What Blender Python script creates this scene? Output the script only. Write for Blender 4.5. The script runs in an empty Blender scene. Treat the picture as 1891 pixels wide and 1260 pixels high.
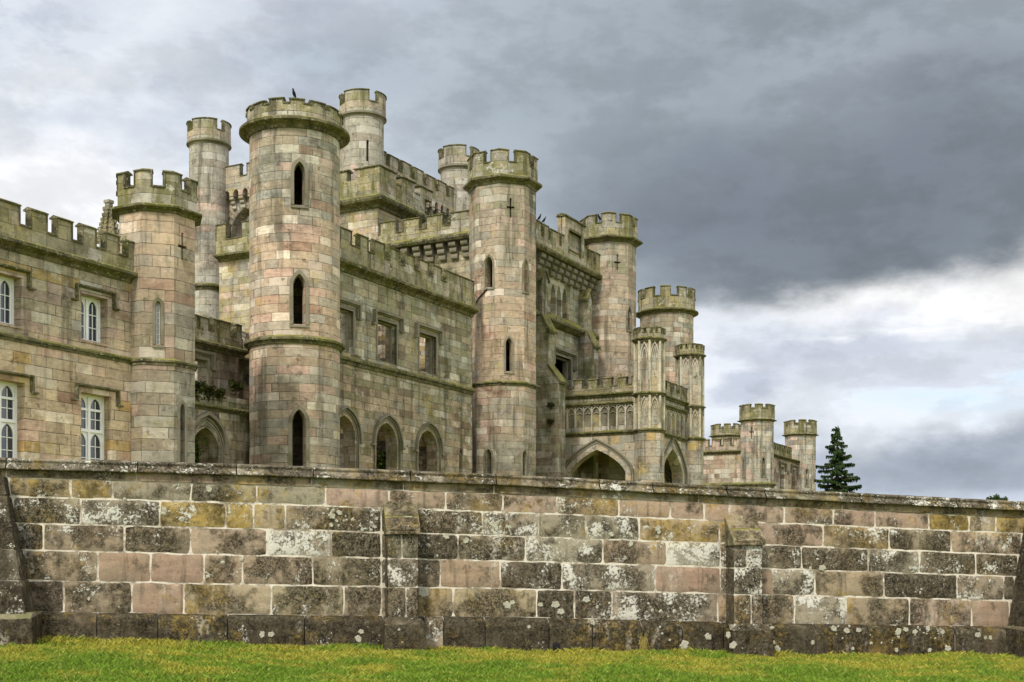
import bpy, math, random
import numpy as np
from mathutils import Vector
from math import radians as R_, pi, sin, cos, sqrt, atan2

random.seed(7)
SC = bpy.context.scene
COL = SC.collection
F = 2314.0            # focal length in photo pixels (1891 wide)
CX, HY = 945.5, 1040.0
EYE = 1.6
D = 32.0              # metres from the eye to the plane of the castle front

# ------------------------------------------------------------------ camera
cam = bpy.data.cameras.new('camera'); co = bpy.data.objects.new('camera', cam); COL.objects.link(co)
co.location = (0, 0, EYE); co.rotation_euler = (pi/2, 0, 0)
cam.sensor_width = 36; cam.lens = F/1891*36; cam.shift_y = (HY-630)/1891
cam.clip_end = 20000; cam.clip_start = 0.1
SC.camera = co
SC.render.resolution_x = 1024; SC.render.resolution_y = 682

# ------------------------------------------------------------------ node expressions
class G:
    def __init__(s, nt): s.nt = nt; s.N = nt.nodes; s.L = nt.links
    def node(s, t, **kw):
        n = s.N.new(t)
        for k, v in kw.items(): setattr(n, k, v)
        return n
    def put(s, sock, v):
        if isinstance(v, X): s.L.new(v.s, sock)
        elif v is not None:
            if isinstance(v, (tuple, list)) and sock.type == 'RGBA' and len(v) == 3: v = (*v, 1)
            sock.default_value = v
    def m(s, op, a, b=None, c=None, clamp=False):
        n = s.node('ShaderNodeMath', operation=op, use_clamp=clamp)
        s.put(n.inputs[0], a); s.put(n.inputs[1], b); s.put(n.inputs[2], c)
        return X(s, n.outputs[0])
    def vm(s, op, a, b=None, out=0):
        n = s.node('ShaderNodeVectorMath', operation=op); s.put(n.inputs[0], a)
        if b is not None: s.put(n.inputs[1], b)
        return X(s, n.outputs[out])
    def xyz(s, a, b, c):
        n = s.node('ShaderNodeCombineXYZ'); s.put(n.inputs[0], a); s.put(n.inputs[1], b); s.put(n.inputs[2], c)
        return X(s, n.outputs[0])
    def sep(s, v):
        n = s.node('ShaderNodeSeparateXYZ'); s.put(n.inputs[0], v); return [X(s, o) for o in n.outputs]
    def noise(s, v, scale, detail=4, rough=.55, dist=0, col=False):
        n = s.node('ShaderNodeTexNoise'); s.put(n.inputs['Vector'], v); n.inputs['Scale'].default_value = scale
        n.inputs['Detail'].default_value = detail; n.inputs['Roughness'].default_value = rough; n.inputs['Distortion'].default_value = dist
        return X(s, n.outputs['Color' if col else 'Fac'])
    def white(s, v, col=False):
        n = s.node('ShaderNodeTexWhiteNoise', noise_dimensions='3D'); s.put(n.inputs['Vector'], v)
        return X(s, n.outputs['Color' if col else 'Value'])
    def mix(s, f, a, b, mode='MIX'):
        n = s.node('ShaderNodeMix', data_type='RGBA', blend_type=mode)
        s.put(n.inputs[0], f); s.put(n.inputs[6], a); s.put(n.inputs[7], b); return X(s, n.outputs[2])
    def step(s, v, a, b, lo=0., hi=1.):
        n = s.node('ShaderNodeMapRange', interpolation_type='SMOOTHSTEP'); s.put(n.inputs[0], v)
        for i, q in enumerate((a, b, lo, hi)): s.put(n.inputs[i+1], q)
        return X(s, n.outputs[0])
    def ramp(s, v, stops, const=False):
        n = s.node('ShaderNodeValToRGB'); s.put(n.inputs[0], v); r = n.color_ramp
        r.interpolation = 'CONSTANT' if const else 'LINEAR'
        while len(r.elements) < len(stops): r.elements.new(.5)
        for e, (p, c) in zip(r.elements, stops): e.position = p; e.color = (*c, 1)
        return X(s, n.outputs[0])
class X:
    def __init__(s, g, sock): s.g = g; s.s = sock
    def __add__(a, b): return a.g.m('ADD', a, b)
    def __radd__(a, b): return a.g.m('ADD', a, b)
    def __sub__(a, b): return a.g.m('SUBTRACT', a, b)
    def __rsub__(a, b): return a.g.m('SUBTRACT', b, a)
    def __mul__(a, b): return a.g.m('MULTIPLY', a, b)
    def __rmul__(a, b): return a.g.m('MULTIPLY', a, b)
    def __truediv__(a, b): return a.g.m('DIVIDE', a, b)

# ------------------------------------------------------------------ sky and sun
SUN_EL, SUN_AZ = R_(40), R_(-158)          # azimuth from +Y towards +X: high, behind the viewer on the left
w = bpy.data.worlds.new('World'); SC.world = w; w.use_nodes = True
g = G(w.node_tree); g.N.clear()
BG = .1
dirv = X(g, g.node('ShaderNodeTexCoord').outputs['Generated'])
dx, dy, dz = g.sep(dirv)
az = g.m('ARCTAN2', dx, dy)                 # radians, 0 = straight ahead
el = g.m('ARCSINE', dz)
# slow warp so that cloud edges are ragged
cvec = g.xyz(az, el*1.9, 0.)
wn = g.noise(cvec, 5.5, 6, .58, 0, True); wx, wy, _ = g.sep(wn)
azw = az + (wx-.5)*.16
elw = el + (wy-.5)*.10
def PA(px): return math.atan((px-CX)/F)
def PE(px, py): t = (px-CX)/F; return math.atan((HY-py)/F/math.sqrt(1+t*t))
def blob(px, py, rx, ry, soft=1., rot=0., a=azw, e=elw):
    ca, ce = PA(px), PE(px, py)
    ax, ay = rx/F, ry/F
    u = a-ca; v = e-ce
    c_, s_ = cos(rot), sin(rot)
    uu = (u*c_ + v*s_)/ax; vv = (v*c_ - u*s_)/ay
    d = g.m('SQRT', uu*uu+vv*vv)
    return g.step(d, 1.+soft*.5, max(0., 1.-soft*.5))
n_big = g.noise(cvec, 3.2, 7, .55)
n_soft = g.noise(g.vm('ADD', cvec, (4.1, 2.2, 0)), 7., 6, .6)
n_str = g.noise(g.xyz(az*1.0+el*.6, el*5.5, 3.), 4., 6, .55)
def lin(c): return tuple(((x/255+.055)/1.055)**2.4 if x > 10 else x/255/12.92 for x in c)
# base veil of cloud: pale grey blue with whiter billows
base = g.mix(g.step(n_big, .38, .58), lin((180, 191, 206)), lin((230, 234, 240)))
base = g.mix(g.step(n_soft, .46, .66)*.6, base, lin((158, 169, 187)))
col = base
def over(col, mask, c, k=1.): return g.mix(mask*k if k != 1. else mask, col, c)
billow = g.step(n_soft*.5+n_big*.5, .42, .58)
fine_c = g.step(g.noise(g.vm('ADD', cvec, (1.1, 7.2, 0)), 13., 6, .6), .35, .65)
col = over(col, blob(130, 350, 480, 170, 1.3, .12), lin((246, 247, 250)), .9)
col = over(col, blob(250, 120, 560, 130, 1.3, -.15)*billow, lin((178, 189, 204)), .75)
col = over(col, blob(60, 60, 240, 80, 1.2)*fine_c, lin((215, 221, 230)), .7)
col = over(col, blob(560, 300, 240, 130, 1.3), lin((196, 204, 216)), .6)
col = over(col, blob(820, 60, 420, 160, 1.4), lin((176, 185, 198)), .7)
# the broad grey deck, darkest low at the right
col = over(col, blob(1120, 250, 420, 340, 1.3), lin((166, 177, 187)), .85)
col = over(col, blob(1620, 160, 600, 330, 1.1), lin((144, 154, 163)), .95)
col = over(col, blob(1300, 150, 420, 120, 1.3)*billow, lin((160, 169, 181)), .65)
col = over(col, blob(1440, 430, 360, 130, 1.1, -.10), lin((120, 129, 140)), .9)
col = over(col, blob(1800, 340, 380, 190, 1.3, .12), lin((118, 127, 136)), .8)
col = over(col, blob(1480, 330, 420, 90, 1.3, .05)*fine_c, lin((112, 120, 134)), .5)
col = over(col, blob(1850, 150, 200, 70, 1.3)*billow, lin((118, 126, 139)), .4)
col = over(col, blob(1560, 60, 260, 60, 1.3)*fine_c, lin((158, 166, 177)), .5)
# bright band under the deck
col = over(col, blob(1700, 600, 420, 92, .9, .10), lin((255, 255, 255)), .97)
col = over(col, blob(1330, 640, 160, 70, 1.2, .0), lin((222, 226, 235)), .8)
col = over(col, blob(1480, 700, 420, 110, 1.0, 0), lin((226, 231, 239)), .85)
col = over(col, g.step(n_str, .48, .58)*blob(1640, 650, 420, 80, .9), lin((196, 203, 216)), .75)
col = over(col, blob(1520, 640, 170, 22, 1.1, .12), lin((188, 194, 209)), .75)
blue = blob(1760, 690, 300, 60, 1.)*g.step(n_str, .58, .44)
col = over(col, blue, lin((203, 221, 238)), .8)
col = over(col, blob(1335, 722, 60, 22, 1.2), lin((176, 184, 202)), .7)
# low bank of blue grey cloud at the right
col = over(col, blob(1830, 850, 250, 70, .9, .16), lin((164, 173, 186)), .9)
col = over(col, blob(1860, 840, 220, 46, 1.1)*billow, lin((140, 150, 165)), .7)
col = over(col, blob(1720, 880, 160, 30, 1.1)*fine_c, lin((148, 156, 175)), .5)
col = over(col, blob(1800, 925, 260, 16, 1.2, 0, az, el), lin((196, 205, 219)), .6)
gr = g.m('MULTIPLY_ADD', g.step(n_soft*.5+fine_c*.5, .2, .8), .22, .90)*g.m('MULTIPLY_ADD', g.step(n_big, .35, .65), .10, .95)
gr = g.m('MINIMUM', gr, 1.07)
col = g.mix(1., col, g.xyz(gr, gr, gr*.995), 'MULTIPLY')
# behind and above the viewer the cloud is thin and bright
hi = g.step(el, .50, .9); back = g.step(dy, .55, .05)
bright = g.m('MAXIMUM', hi, back)
SKY_GAIN = .53
front = g.vm('SCALE', col); front.s.node.inputs['Scale'].default_value = SKY_GAIN/BG
rear = g.mix(g.step(n_big, .35, .65), (.50/BG, .53/BG, .57/BG), (.78/BG, .78/BG, .76/BG))
out = g.mix(bright, front, rear)
sky = g.node('ShaderNodeTexSky', sky_type='NISHITA', sun_disc=False, sun_elevation=SUN_EL, sun_rotation=SUN_AZ)
skyc = X(g, sky.outputs[0])
out = g.mix(g.m('MULTIPLY', blue, .12), out, skyc)
bgn = g.node('ShaderNodeBackground'); g.put(bgn.inputs[0], out); bgn.inputs[1].default_value = BG
g.L.new(bgn.outputs[0], g.node('ShaderNodeOutputWorld').inputs[0])

sd = bpy.data.lights.new('sun', 'SUN'); sd.energy = 1.5; sd.angle = R_(10); sd.color = (1, .94, .83)
so = bpy.data.objects.new('sun', sd); COL.objects.link(so)
sv = Vector((cos(SUN_EL)*sin(SUN_AZ), cos(SUN_EL)*cos(SUN_AZ), sin(SUN_EL)))
so.rotation_euler = sv.to_track_quat('Z', 'Y').to_euler()

SC.view_settings.view_transform = 'Standard'; SC.view_settings.look = 'None'
SC.view_settings.exposure = 1.06; SC.view_settings.gamma = 1
SC.cycles.max_bounces = 5; SC.cycles.diffuse_bounces = 3; SC.cycles.glossy_bounces = 2
SC.cycles.use_adaptive_sampling = True

# ------------------------------------------------------------------ materials
def new_mat(name):
    m = bpy.data.materials.new(name); m.use_nodes = True; g = G(m.node_tree)
    b = m.node_tree.nodes['Principled BSDF']; b.inputs['Roughness'].default_value = .9
    b.inputs['Specular IOR Level'].default_value = .06
    return m, g, b

def plain(name, c, rough=.8, var=.25, scale=6):
    m, g, b = new_mat(name)
    P = X(g, g.node('ShaderNodeNewGeometry').outputs['Position'])
    n = g.noise(P, scale, 5)
    g.put(b.inputs[0], g.mix(n, tuple(x*(1-var) for x in c), tuple(min(1, x*(1+var)) for x in c)))
    b.inputs['Roughness'].default_value = rough
    return m

def ashlar(name, pal, bw=.8, bh=.34, moss=.3, grime=.4, yellow=0., lich=.15, jitter=.22, base_moss=(.10, .095, .03),
           joint=(.17, .145, .11), contrast=1., seed=0., rough_stone=0., zones=None):
    grime = grime+.14
    m, g, b = new_mat(name)
    geo = g.node('ShaderNodeNewGeometry'); P = X(g, geo.outputs['Position']); Nn = X(g, geo.outputs['Normal'])
    nx, ny, nz = g.sep(Nn)
    uv = g.node('ShaderNodeUVMap'); ux, uy, _ = g.sep(X(g, uv.outputs[0]))
    wob = g.noise(P, 5., 3); wob2 = g.noise(P, 4., 3)
    k = .02 + rough_stone*.12
    ux = ux + (wob-.5)*k*2; uy = uy + (wob2-.5)*k
    ry = uy/bh
    row = g.m('FLOOR', ry); fy = g.m('FRACT', ry)
    r1 = g.white(g.xyz(row, seed, 3.3))
    xx = ux/bw*(r1*.55+.72) + r1*17.3
    xx = xx + g.m('SINE', xx*2.1+row*1.7)*.24
    colm = g.m('FLOOR', xx); fx = g.m('FRACT', xx)
    cell = g.xyz(colm, row, seed)
    rv = g.white(cell); rc = g.white(g.vm('ADD', cell, (7.7, 3.1, 1.9)), True); r2, r3, r4 = g.sep(rc)
    pal = [(w_, tuple(min(.8, x*1.13) for x in c_)) for w_, c_ in pal]; n = len(pal); acc = 0; tot = sum(p[0] for p in pal); stops = []
    for wgt, c in pal: stops.append((acc, c)); acc += wgt/tot
    big = g.noise(P, .30, 6, .62)
    rvc = g.m('FRACT', rv*.55+g.noise(g.xyz(colm*.16, row*.13, seed), 1.6, 3)*2.6)
    c = g.ramp(rvc, stops, True)
    # the inside of a block: bedding streaks and soft mottling
    px, py, pz = g.sep(P)
    bed = g.noise(g.xyz(px*1.2, py*1.2, pz*9.+r2*30.), 2.2, 5, .6)
    mot = g.noise(P, 7., 6, .65)
    val = g.m('MULTIPLY_ADD', r2, jitter*2, 1-jitter)
    val = val*(bed*.9+.55)*(mot*.9+.55)
    c = g.mix(1., c, g.xyz(val, val, val), 'MULTIPLY')
    fine = g.noise(P, 26., 5, .7)
    mid = g.noise(P, 1.1, 7, .66)
    # pale leached blocks, alone or in runs
    c = g.mix(g.step(r3+(big-.5)*.9, .90, .97)*.65*contrast, c, (.60, .56, .50))
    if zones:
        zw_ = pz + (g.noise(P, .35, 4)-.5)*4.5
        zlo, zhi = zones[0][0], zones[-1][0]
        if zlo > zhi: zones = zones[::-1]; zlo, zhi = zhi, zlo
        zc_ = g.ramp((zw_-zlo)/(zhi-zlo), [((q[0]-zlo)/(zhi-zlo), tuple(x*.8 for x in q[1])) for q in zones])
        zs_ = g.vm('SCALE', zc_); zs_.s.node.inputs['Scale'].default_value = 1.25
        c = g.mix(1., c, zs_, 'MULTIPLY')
    # blotchy weathering at several sizes
    pat = g.m('MULTIPLY_ADD', g.step(mid, .32, .68), .74, .64)*g.m('MULTIPLY_ADD', g.step(big, .34, .66), .40, .82)
    c = g.mix(1., c, g.xyz(pat, pat, pat), 'MULTIPLY')
    c = g.mix(g.step(big*.5+mid*.5, .46, .62)*grime, c, (.155, .14, .10))
    streak = g.noise(g.xyz(px*2.2, py*2.2, pz*.22), 1., 6, .62)
    c = g.mix(g.step(streak, .515, .68)*grime, c, (.06, .054, .038))
    spot = g.noise(g.vm('ADD', P, (3, 3, 3)), 2.4, 7, .75)
    c = g.mix(g.step(spot, .57, .66)*grime*1.1, c, (.055, .047, .035))
    c = g.mix(g.step(g.noise(g.vm('ADD', P, (9, 1, 5)), 1.7, 7, .72), .57, .68)*.38*contrast, c, (.62, .58, .50))
    # joints
    mt = g.m('MINIMUM', g.m('MINIMUM', fx, 1.-fx)*bw, g.m('MINIMUM', fy, 1.-fy)*bh)
    jm = g.step(mt, .018, .006)
    jn = g.noise(P, 1.7, 3)
    c = g.mix(jm*g.step(jn, .38, .66)*.45, c, joint)
    c = g.mix(g.step(mt, .016, .004)*g.step(g.noise(P, 1.6, 5), .54, .42)*.6, c, (.04, .035, .03))
    # ochre lichen
    if yellow > 0:
        ym = g.step(g.noise(g.vm('ADD', P, (5, 9, 2)), .7, 6, .65), .62-.14*yellow, .72-.12*yellow)*g.step(fine*.5+mot*.5, .40, .55)
        c = g.mix(ym*.7, c, (.42, .32, .09))
    # moss and algae
    mossm = g.step(g.noise(g.xyz(px*1.1, py*1.1, pz*.5), 1., 6, .62), .62-.3*moss, .76-.26*moss)
    c = g.mix(mossm*min(1., .45+moss*.5), c, base_moss)
    top = g.step(nz, .25, .7)*g.step(mid, .32, .5)
    c = g.mix(top*.8, c, (.085, .095, .022))
    # white crusts
    lm = g.step(g.noise(P, 3.1, 7, .75)*.75+big*.25, .63-.10*lich, .67-.10*lich)*g.step(fine, .42, .55)
    c = g.mix(lm*min(1., .35+lich), c, (.55, .54, .48))
    dk = g.step(fine, .36, .22); c = g.mix(dk*.5, c, (.03, .027, .02))
    g.put(b.inputs[0], c)
    bp = g.node('ShaderNodeBump'); bp.inputs['Strength'].default_value = .8; bp.inputs['Distance'].default_value = .05
    h = g.step(mt, 0., .02)*.45 + fine*(.35+rough_stone) + mot*(.5+rough_stone) + r4*(.25+rough_stone*2)
    g.put(bp.inputs['Height'], h); g.L.new(bp.outputs[0], b.inputs['Normal'])
    return m

TAN = (.375, .31, .235); BUFF = (.44, .365, .27); PINK = (.45, .34, .28); ROSE = (.35, .25, .19); GREY = (.325, .30, .25); PALE = (.56, .505, .42)
OCH = (.40, .29, .14); OLV = (.27, .245, .165); DKB = (.23, .18, .135); COOL = (.32, .305, .27)
def ZZ(py, Y): return EYE+(HY-py)/F*Y
M = {}
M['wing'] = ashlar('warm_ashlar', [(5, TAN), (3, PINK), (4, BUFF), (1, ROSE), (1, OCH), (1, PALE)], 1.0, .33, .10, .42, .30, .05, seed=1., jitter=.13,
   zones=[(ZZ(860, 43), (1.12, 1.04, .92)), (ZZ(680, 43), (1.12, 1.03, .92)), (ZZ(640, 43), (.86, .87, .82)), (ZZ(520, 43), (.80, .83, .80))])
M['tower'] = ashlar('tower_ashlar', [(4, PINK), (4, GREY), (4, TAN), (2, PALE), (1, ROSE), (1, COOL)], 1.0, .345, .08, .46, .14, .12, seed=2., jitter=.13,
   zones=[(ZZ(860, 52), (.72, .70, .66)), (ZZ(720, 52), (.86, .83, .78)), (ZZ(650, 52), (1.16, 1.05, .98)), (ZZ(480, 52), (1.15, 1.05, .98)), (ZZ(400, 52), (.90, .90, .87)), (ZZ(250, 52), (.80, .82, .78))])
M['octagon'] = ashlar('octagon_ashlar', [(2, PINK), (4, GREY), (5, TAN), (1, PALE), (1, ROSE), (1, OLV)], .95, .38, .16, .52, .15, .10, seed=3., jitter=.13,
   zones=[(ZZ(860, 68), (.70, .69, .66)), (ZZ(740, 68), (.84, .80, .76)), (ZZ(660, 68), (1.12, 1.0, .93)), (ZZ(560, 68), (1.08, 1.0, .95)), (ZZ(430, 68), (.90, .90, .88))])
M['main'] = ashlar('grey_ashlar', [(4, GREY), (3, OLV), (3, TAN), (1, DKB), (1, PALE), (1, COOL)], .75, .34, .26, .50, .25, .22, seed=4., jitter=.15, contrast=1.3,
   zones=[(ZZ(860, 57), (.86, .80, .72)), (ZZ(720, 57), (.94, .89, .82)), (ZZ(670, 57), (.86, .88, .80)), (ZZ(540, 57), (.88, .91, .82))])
M['keep'] = ashlar('keep_ashlar', [(4, GREY), (3, TAN), (1, PINK), (1, PALE), (2, OLV)], .9, .40, .15, .40, .95, .20, seed=5., base_moss=(.17, .155, .05), jitter=.14)
M['turret'] = ashlar('turret_ashlar', [(5, GREY), (3, (.33, .285, .235)), (1, PINK), (1, COOL)], 1.0, .45, .08, .50, .05, .1, seed=6., jitter=.14)
M['battlement'] = ashlar('mossy_battlement', [(4, OLV), (3, (.30, .26, .15)), (1, TAN), (1, GREY)], .95, .42, .50, .66, .25, .62, seed=7., base_moss=(.118, .115, .030), jitter=.15)
M['bat_clean'] = ashlar('weathered_battlement', [(4, GREY), (3, TAN), (2, OLV)], .9, .42, .34, .6, .1, .30, seed=8., jitter=.13, base_moss=(.155, .15, .045))
M['bat_dark'] = ashlar('damp_wall', [(4, OLV), (3, TAN), (2, DKB), (1, PALE)], .8, .38, .55, .75, .3, .10, seed=9., base_moss=(.06, .062, .02), jitter=.15)
M['buttress'] = ashlar('green_buttress', [(4, OLV), (2, GREY), (2, DKB)], .9, .42, .55, .65, .05, .05, seed=10., base_moss=(.07, .08, .025), jitter=.13)
M['porch'] = ashlar('porch_ashlar', [(4, GREY), (4, TAN), (1, PALE), (1, OCH)], .85, .45, .13, .55, .45, .15, seed=11., jitter=.13)
M['panel'] = ashlar('panel_stone', [(3, (.20, .18, .13)), (3, (.24, .19, .12)), (2, (.15, .12, .09))], 3., 1.6, .30, .75, .55, .55, seed=12.)
M['rib'] = ashlar('carved_rib_stone', [(4, (.42, .385, .31)), (3, (.43, .385, .28)), (1, OLV)], 2., 1.2, .20, .25, .05, .10, seed=13., jitter=.1)
M['far'] = ashlar('far_pink_ashlar', [(4, PINK), (4, TAN), (2, ROSE), (2, DKB), (1, PALE)], .8, .40, .05, .40, .05, .05, seed=14., jitter=.22)
M['far_tower'] = ashlar('far_tower_ashlar', [(4, TAN), (2, PINK), (3, GREY), (1, PALE)], .9, .45, .10, .55, .02, .1, seed=15., jitter=.2)
M['rubble'] = ashlar('rubble_stone', [(4, (.56, .45, .31)), (3, (.60, .54, .43)), (3, DKB), (1, (.45, .33, .25)), (1, (.52, .38, .17))], .42, .22, .10, .40, .4, .1, seed=16., jitter=.35, rough_stone=1.)
def trim_mat():
    m, g, b = new_mat('dark_mossy_trim')
    geo = g.node('ShaderNodeNewGeometry'); P = X(g, geo.outputs['Position']); nx, ny, nz = g.sep(X(g, geo.outputs['Normal']))
    c = g.mix(g.step(g.noise(P, 2.5, 6, .65), .35, .65), (.055, .05, .03), (.17, .15, .09))
    c = g.mix(g.step(g.noise(P, 1.1, 6, .6), .45, .62)*.7, c, (.085, .09, .022))
    c = g.mix(g.step(nz, .1, .8)*g.step(g.noise(P, 1.7, 6, .7), .36, .6)*.8, c, (.23, .215, .05))
    c = g.mix(g.step(g.noise(P, 9., 6, .7), .57, .63)*.7, c, (.42, .40, .30))
    g.put(b.inputs[0], c)
    bp = g.node('ShaderNodeBump'); bp.inputs['Strength'].default_value = .5; bp.inputs['Distance'].default_value = .03
    g.put(bp.inputs['Height'], g.noise(P, 14., 5, .7)); g.L.new(bp.outputs[0], b.inputs['Normal'])
    return m
M['trim'] = trim_mat()
def mould_mat():
    m, g, b = new_mat('grey_moulding')
    P = X(g, g.node('ShaderNodeNewGeometry').outputs['Position'])
    c = g.mix(g.noise(P, 2.2, 6, .6), (.11, .10, .075), (.30, .27, .20))
    c = g.mix(g.step(g.noise(P, .8, 5, .6), .48, .64)*.7, c, (.09, .09, .04))
    g.put(b.inputs[0], c)
    return m
M['mould'] = mould_mat()
M['white'] = plain('white_paint', (.80, .80, .78), .55, .12, 5)
M['sill'] = M['white']
M['iron'] = plain('black_metal', (.02, .02, .022), .5, .2)
M['feather'] = plain('black_feathers', (.018, .018, .022), .6, .3, 20)
M['lead'] = plain('lead_pipe', (.10, .10, .10), .6, .3)
def glass_mat():
    m, g, b = new_mat('dark_window_glass')
    P = X(g, g.node('ShaderNodeNewGeometry').outputs['Position'])
    b.inputs['Base Color'].default_value = (.030, .040, .055, 1); b.inputs['Roughness'].default_value = .05
    b.inputs['Specular IOR Level'].default_value = 1.
    bp = g.node('ShaderNodeBump'); bp.inputs['Strength'].default_value = .08; bp.inputs['Distance'].default_value = .02
    g.put(bp.inputs['Height'], g.noise(P, 3., 2)); g.L.new(bp.outputs[0], b.inputs['Normal'])
    return m
M['glass'] = glass_mat()
def leaf_mat(name, a, b_):
    m, g, b = new_mat(name)
    ge = g.node('ShaderNodeNewGeometry')
    rp = X(g, ge.outputs['Random Per Island']); P = X(g, ge.outputs['Position'])
    c = g.mix(g.m('MULTIPLY_ADD', rp, .6, g.noise(P, 1.1, 3)*.4), a, b_)
    g.put(b.inputs[0], c); b.inputs['Roughness'].default_value = .7
    return m
M['fir'] = leaf_mat('fir_needles', (.014, .030, .012), (.060, .098, .034))
M['bark'] = plain('bark', (.07, .05, .035), .95, .4)
M['ivy'] = leaf_mat('ivy_leaves', (.03, .06, .01), (.13, .19, .03)); M['moss'] = leaf_mat('dark_moss', (.012, .018, .005), (.05, .055, .012))

# ------------------------------------------------------------------ mesh builder
class MB:
    def __init__(s): s.v = []; s.f = []; s.uv = []; s.mi = []
    def quad(s, pts, uvs=None, mi=0):
        i = len(s.v); s.v.extend([tuple(p) for p in pts]); s.f.append(tuple(range(i, i+len(pts))))
        if uvs is None: uvs = [(p[0]+p[1], p[2]) for p in pts]
        s.uv.append(uvs); s.mi.append(mi)
    def box(s, c, ax, ay, az, mi=0):   # centre + three half-axis vectors
        c, ax, ay, az = map(Vector, (c, ax, ay, az))
        P = lambda i, j, k: c+ax*i+ay*j+az*k
        for q in (((-1,-1,-1),(-1,1,-1),(1,1,-1),(1,-1,-1)), ((-1,-1,1),(1,-1,1),(1,1,1),(-1,1,1)), ((-1,-1,-1),(1,-1,-1),(1,-1,1),(-1,-1,1)),
                  ((1,1,-1),(-1,1,-1),(-1,1,1),(1,1,1)), ((-1,1,-1),(-1,-1,-1),(-1,-1,1),(-1,1,1)), ((1,-1,-1),(1,1,-1),(1,1,1),(1,-1,1))):
            s.quad([P(*k) for k in q], None, mi)
    def tube(s, pts, rad, n=8, mi=0):
        pts = [Vector(p) for p in pts]; rings = []
        for i, p in enumerate(pts):
            t = (pts[min(i+1, len(pts)-1)]-pts[max(i-1, 0)]).normalized()
            a = t.orthogonal().normalized() if i == 0 else (a0 - t*a0.dot(t)).normalized()
            a0 = a; b = t.cross(a); r = rad[i] if isinstance(rad, (list, tuple)) else rad
            rings.append([p+a*r*cos(2*pi*k/n)+b*r*sin(2*pi*k/n) for k in range(n)])
        for i in range(len(rings)-1):
            for k in range(n):
                s.quad([rings[i][k], rings[i][(k+1)%n], rings[i+1][(k+1)%n], rings[i+1][k]], None, mi)
        s.quad(rings[0][::-1], None, mi); s.quad(rings[-1], None, mi)
    def build(s, name, mats, parent=None, label=None, weld=False, smooth=False):
        me = bpy.data.meshes.new(name); me.from_pydata(s.v, [], s.f)
        ul = me.uv_layers.new(name='UVMap')
        flat = [c for f in s.uv for p in f for c in (p[0], p[1])]
        ul.data.foreach_set('uv', flat)
        if not isinstance(mats, (list, tuple)): mats = [mats]
        for m in mats: me.materials.append(m)
        me.polygons.foreach_set('material_index', s.mi)
        if weld or smooth:
            import bmesh
            bm = bmesh.new(); bm.from_mesh(me); bmesh.ops.remove_doubles(bm, verts=bm.verts, dist=1e-4)
            bmesh.ops.recalc_face_normals(bm, faces=bm.faces)
            bm.to_mesh(me); bm.free()
        if smooth: me.shade_smooth() if smooth is True else me.set_sharp_from_angle(angle=smooth)
        o = bpy.data.objects.new(name, me); COL.objects.link(o)
        if parent: o.parent = parent
        if label: o['label'] = label
        return o
def tag(o, label, cat, group=None, kind=None):
    if label: o['label'] = label
    if cat: o['category'] = cat
    if group: o['group'] = group
    if kind: o['kind'] = kind
    return o
def empty(name, loc=(0, 0, 0)):
    o = bpy.data.objects.new(name, None); o.location = loc; COL.objects.link(o); return o

# ------------------------------------------------------------------ castle frame:  u runs along the front, v out of it
TH = R_(27.5)
A = Vector((sin(TH), cos(TH), 0)); N = Vector((cos(TH), -sin(TH), 0))
def C(u, v, z=0.): p = A*u+N*v; return Vector((p.x, p.y, z))
def T(px): return (px-CX)/F
def u_at(px, v): t = T(px); return -v*(cos(TH)+sin(TH)*t)/(sin(TH)-cos(TH)*t)
def v_at(px, u): t = T(px); return u*(cos(TH)*t-sin(TH))/(cos(TH)+sin(TH)*t)
def Zp(py, p): return EYE+(HY-py)/F*p.y
GZ = 1.0   # ground behind the terrace wall

class Path:
    closed = False; bps = ()
    def z(s, t, py): return Zp(py, s.P(t, 0))
    def s_at(s, px):
        best = None; n = 3000
        for i in range(n+1):
            t = s.lo+(s.hi-s.lo)*i/n; p = s.P(t, 0); q = s.P(t, .01)
            if (q-p).dot(Vector((-p.x, -p.y, 0))) <= 0: continue
            e = abs(CX+F*p.x/p.y-px)
            if best is None or e < best[0]: best = (e, t)
        return best[1]
class Front(Path):       # plane v = v0, faces +N; s = u
    def __init__(s, v0, lo=0, hi=400): s.v0 = v0; s.lo = lo; s.hi = hi
    def P(s, t, off): return C(t, s.v0+off)
    def s_at(s, px): return u_at(px, s.v0)
class Side(Path):        # plane u = u0, faces -A; s = v
    def __init__(s, u0, lo=-400, hi=0): s.u0 = u0; s.lo = lo; s.hi = hi
    def P(s, t, off): return C(s.u0-off, t)
    def s_at(s, px): return v_at(px, s.u0)
class Back(Path):        # plane v = v0, faces -N; s = -u
    def __init__(s, v0): s.v0 = v0; s.lo = -400; s.hi = 0
    def P(s, t, off): return C(-t, s.v0-off)
class Far(Path):         # plane u = u0, faces +A; s = -v
    def __init__(s, u0): s.u0 = u0; s.lo = 0; s.hi = 400
    def P(s, t, off): return C(s.u0+off, -t)
class Ring(Path):        # circle; s is arc length, starting at the back
    closed = True
    def __init__(s, c, r, n=48):
        s.c = c; s.r = r; s.lo = 0; s.hi = 2*pi*r; s.bps = [s.hi*i/n for i in range(n+1)]
    def P(s, t, off):
        a = t/s.r-pi*1.5; return Vector((s.c.x+(s.r+off)*cos(a), s.c.y+(s.r+off)*sin(a), 0))
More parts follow.
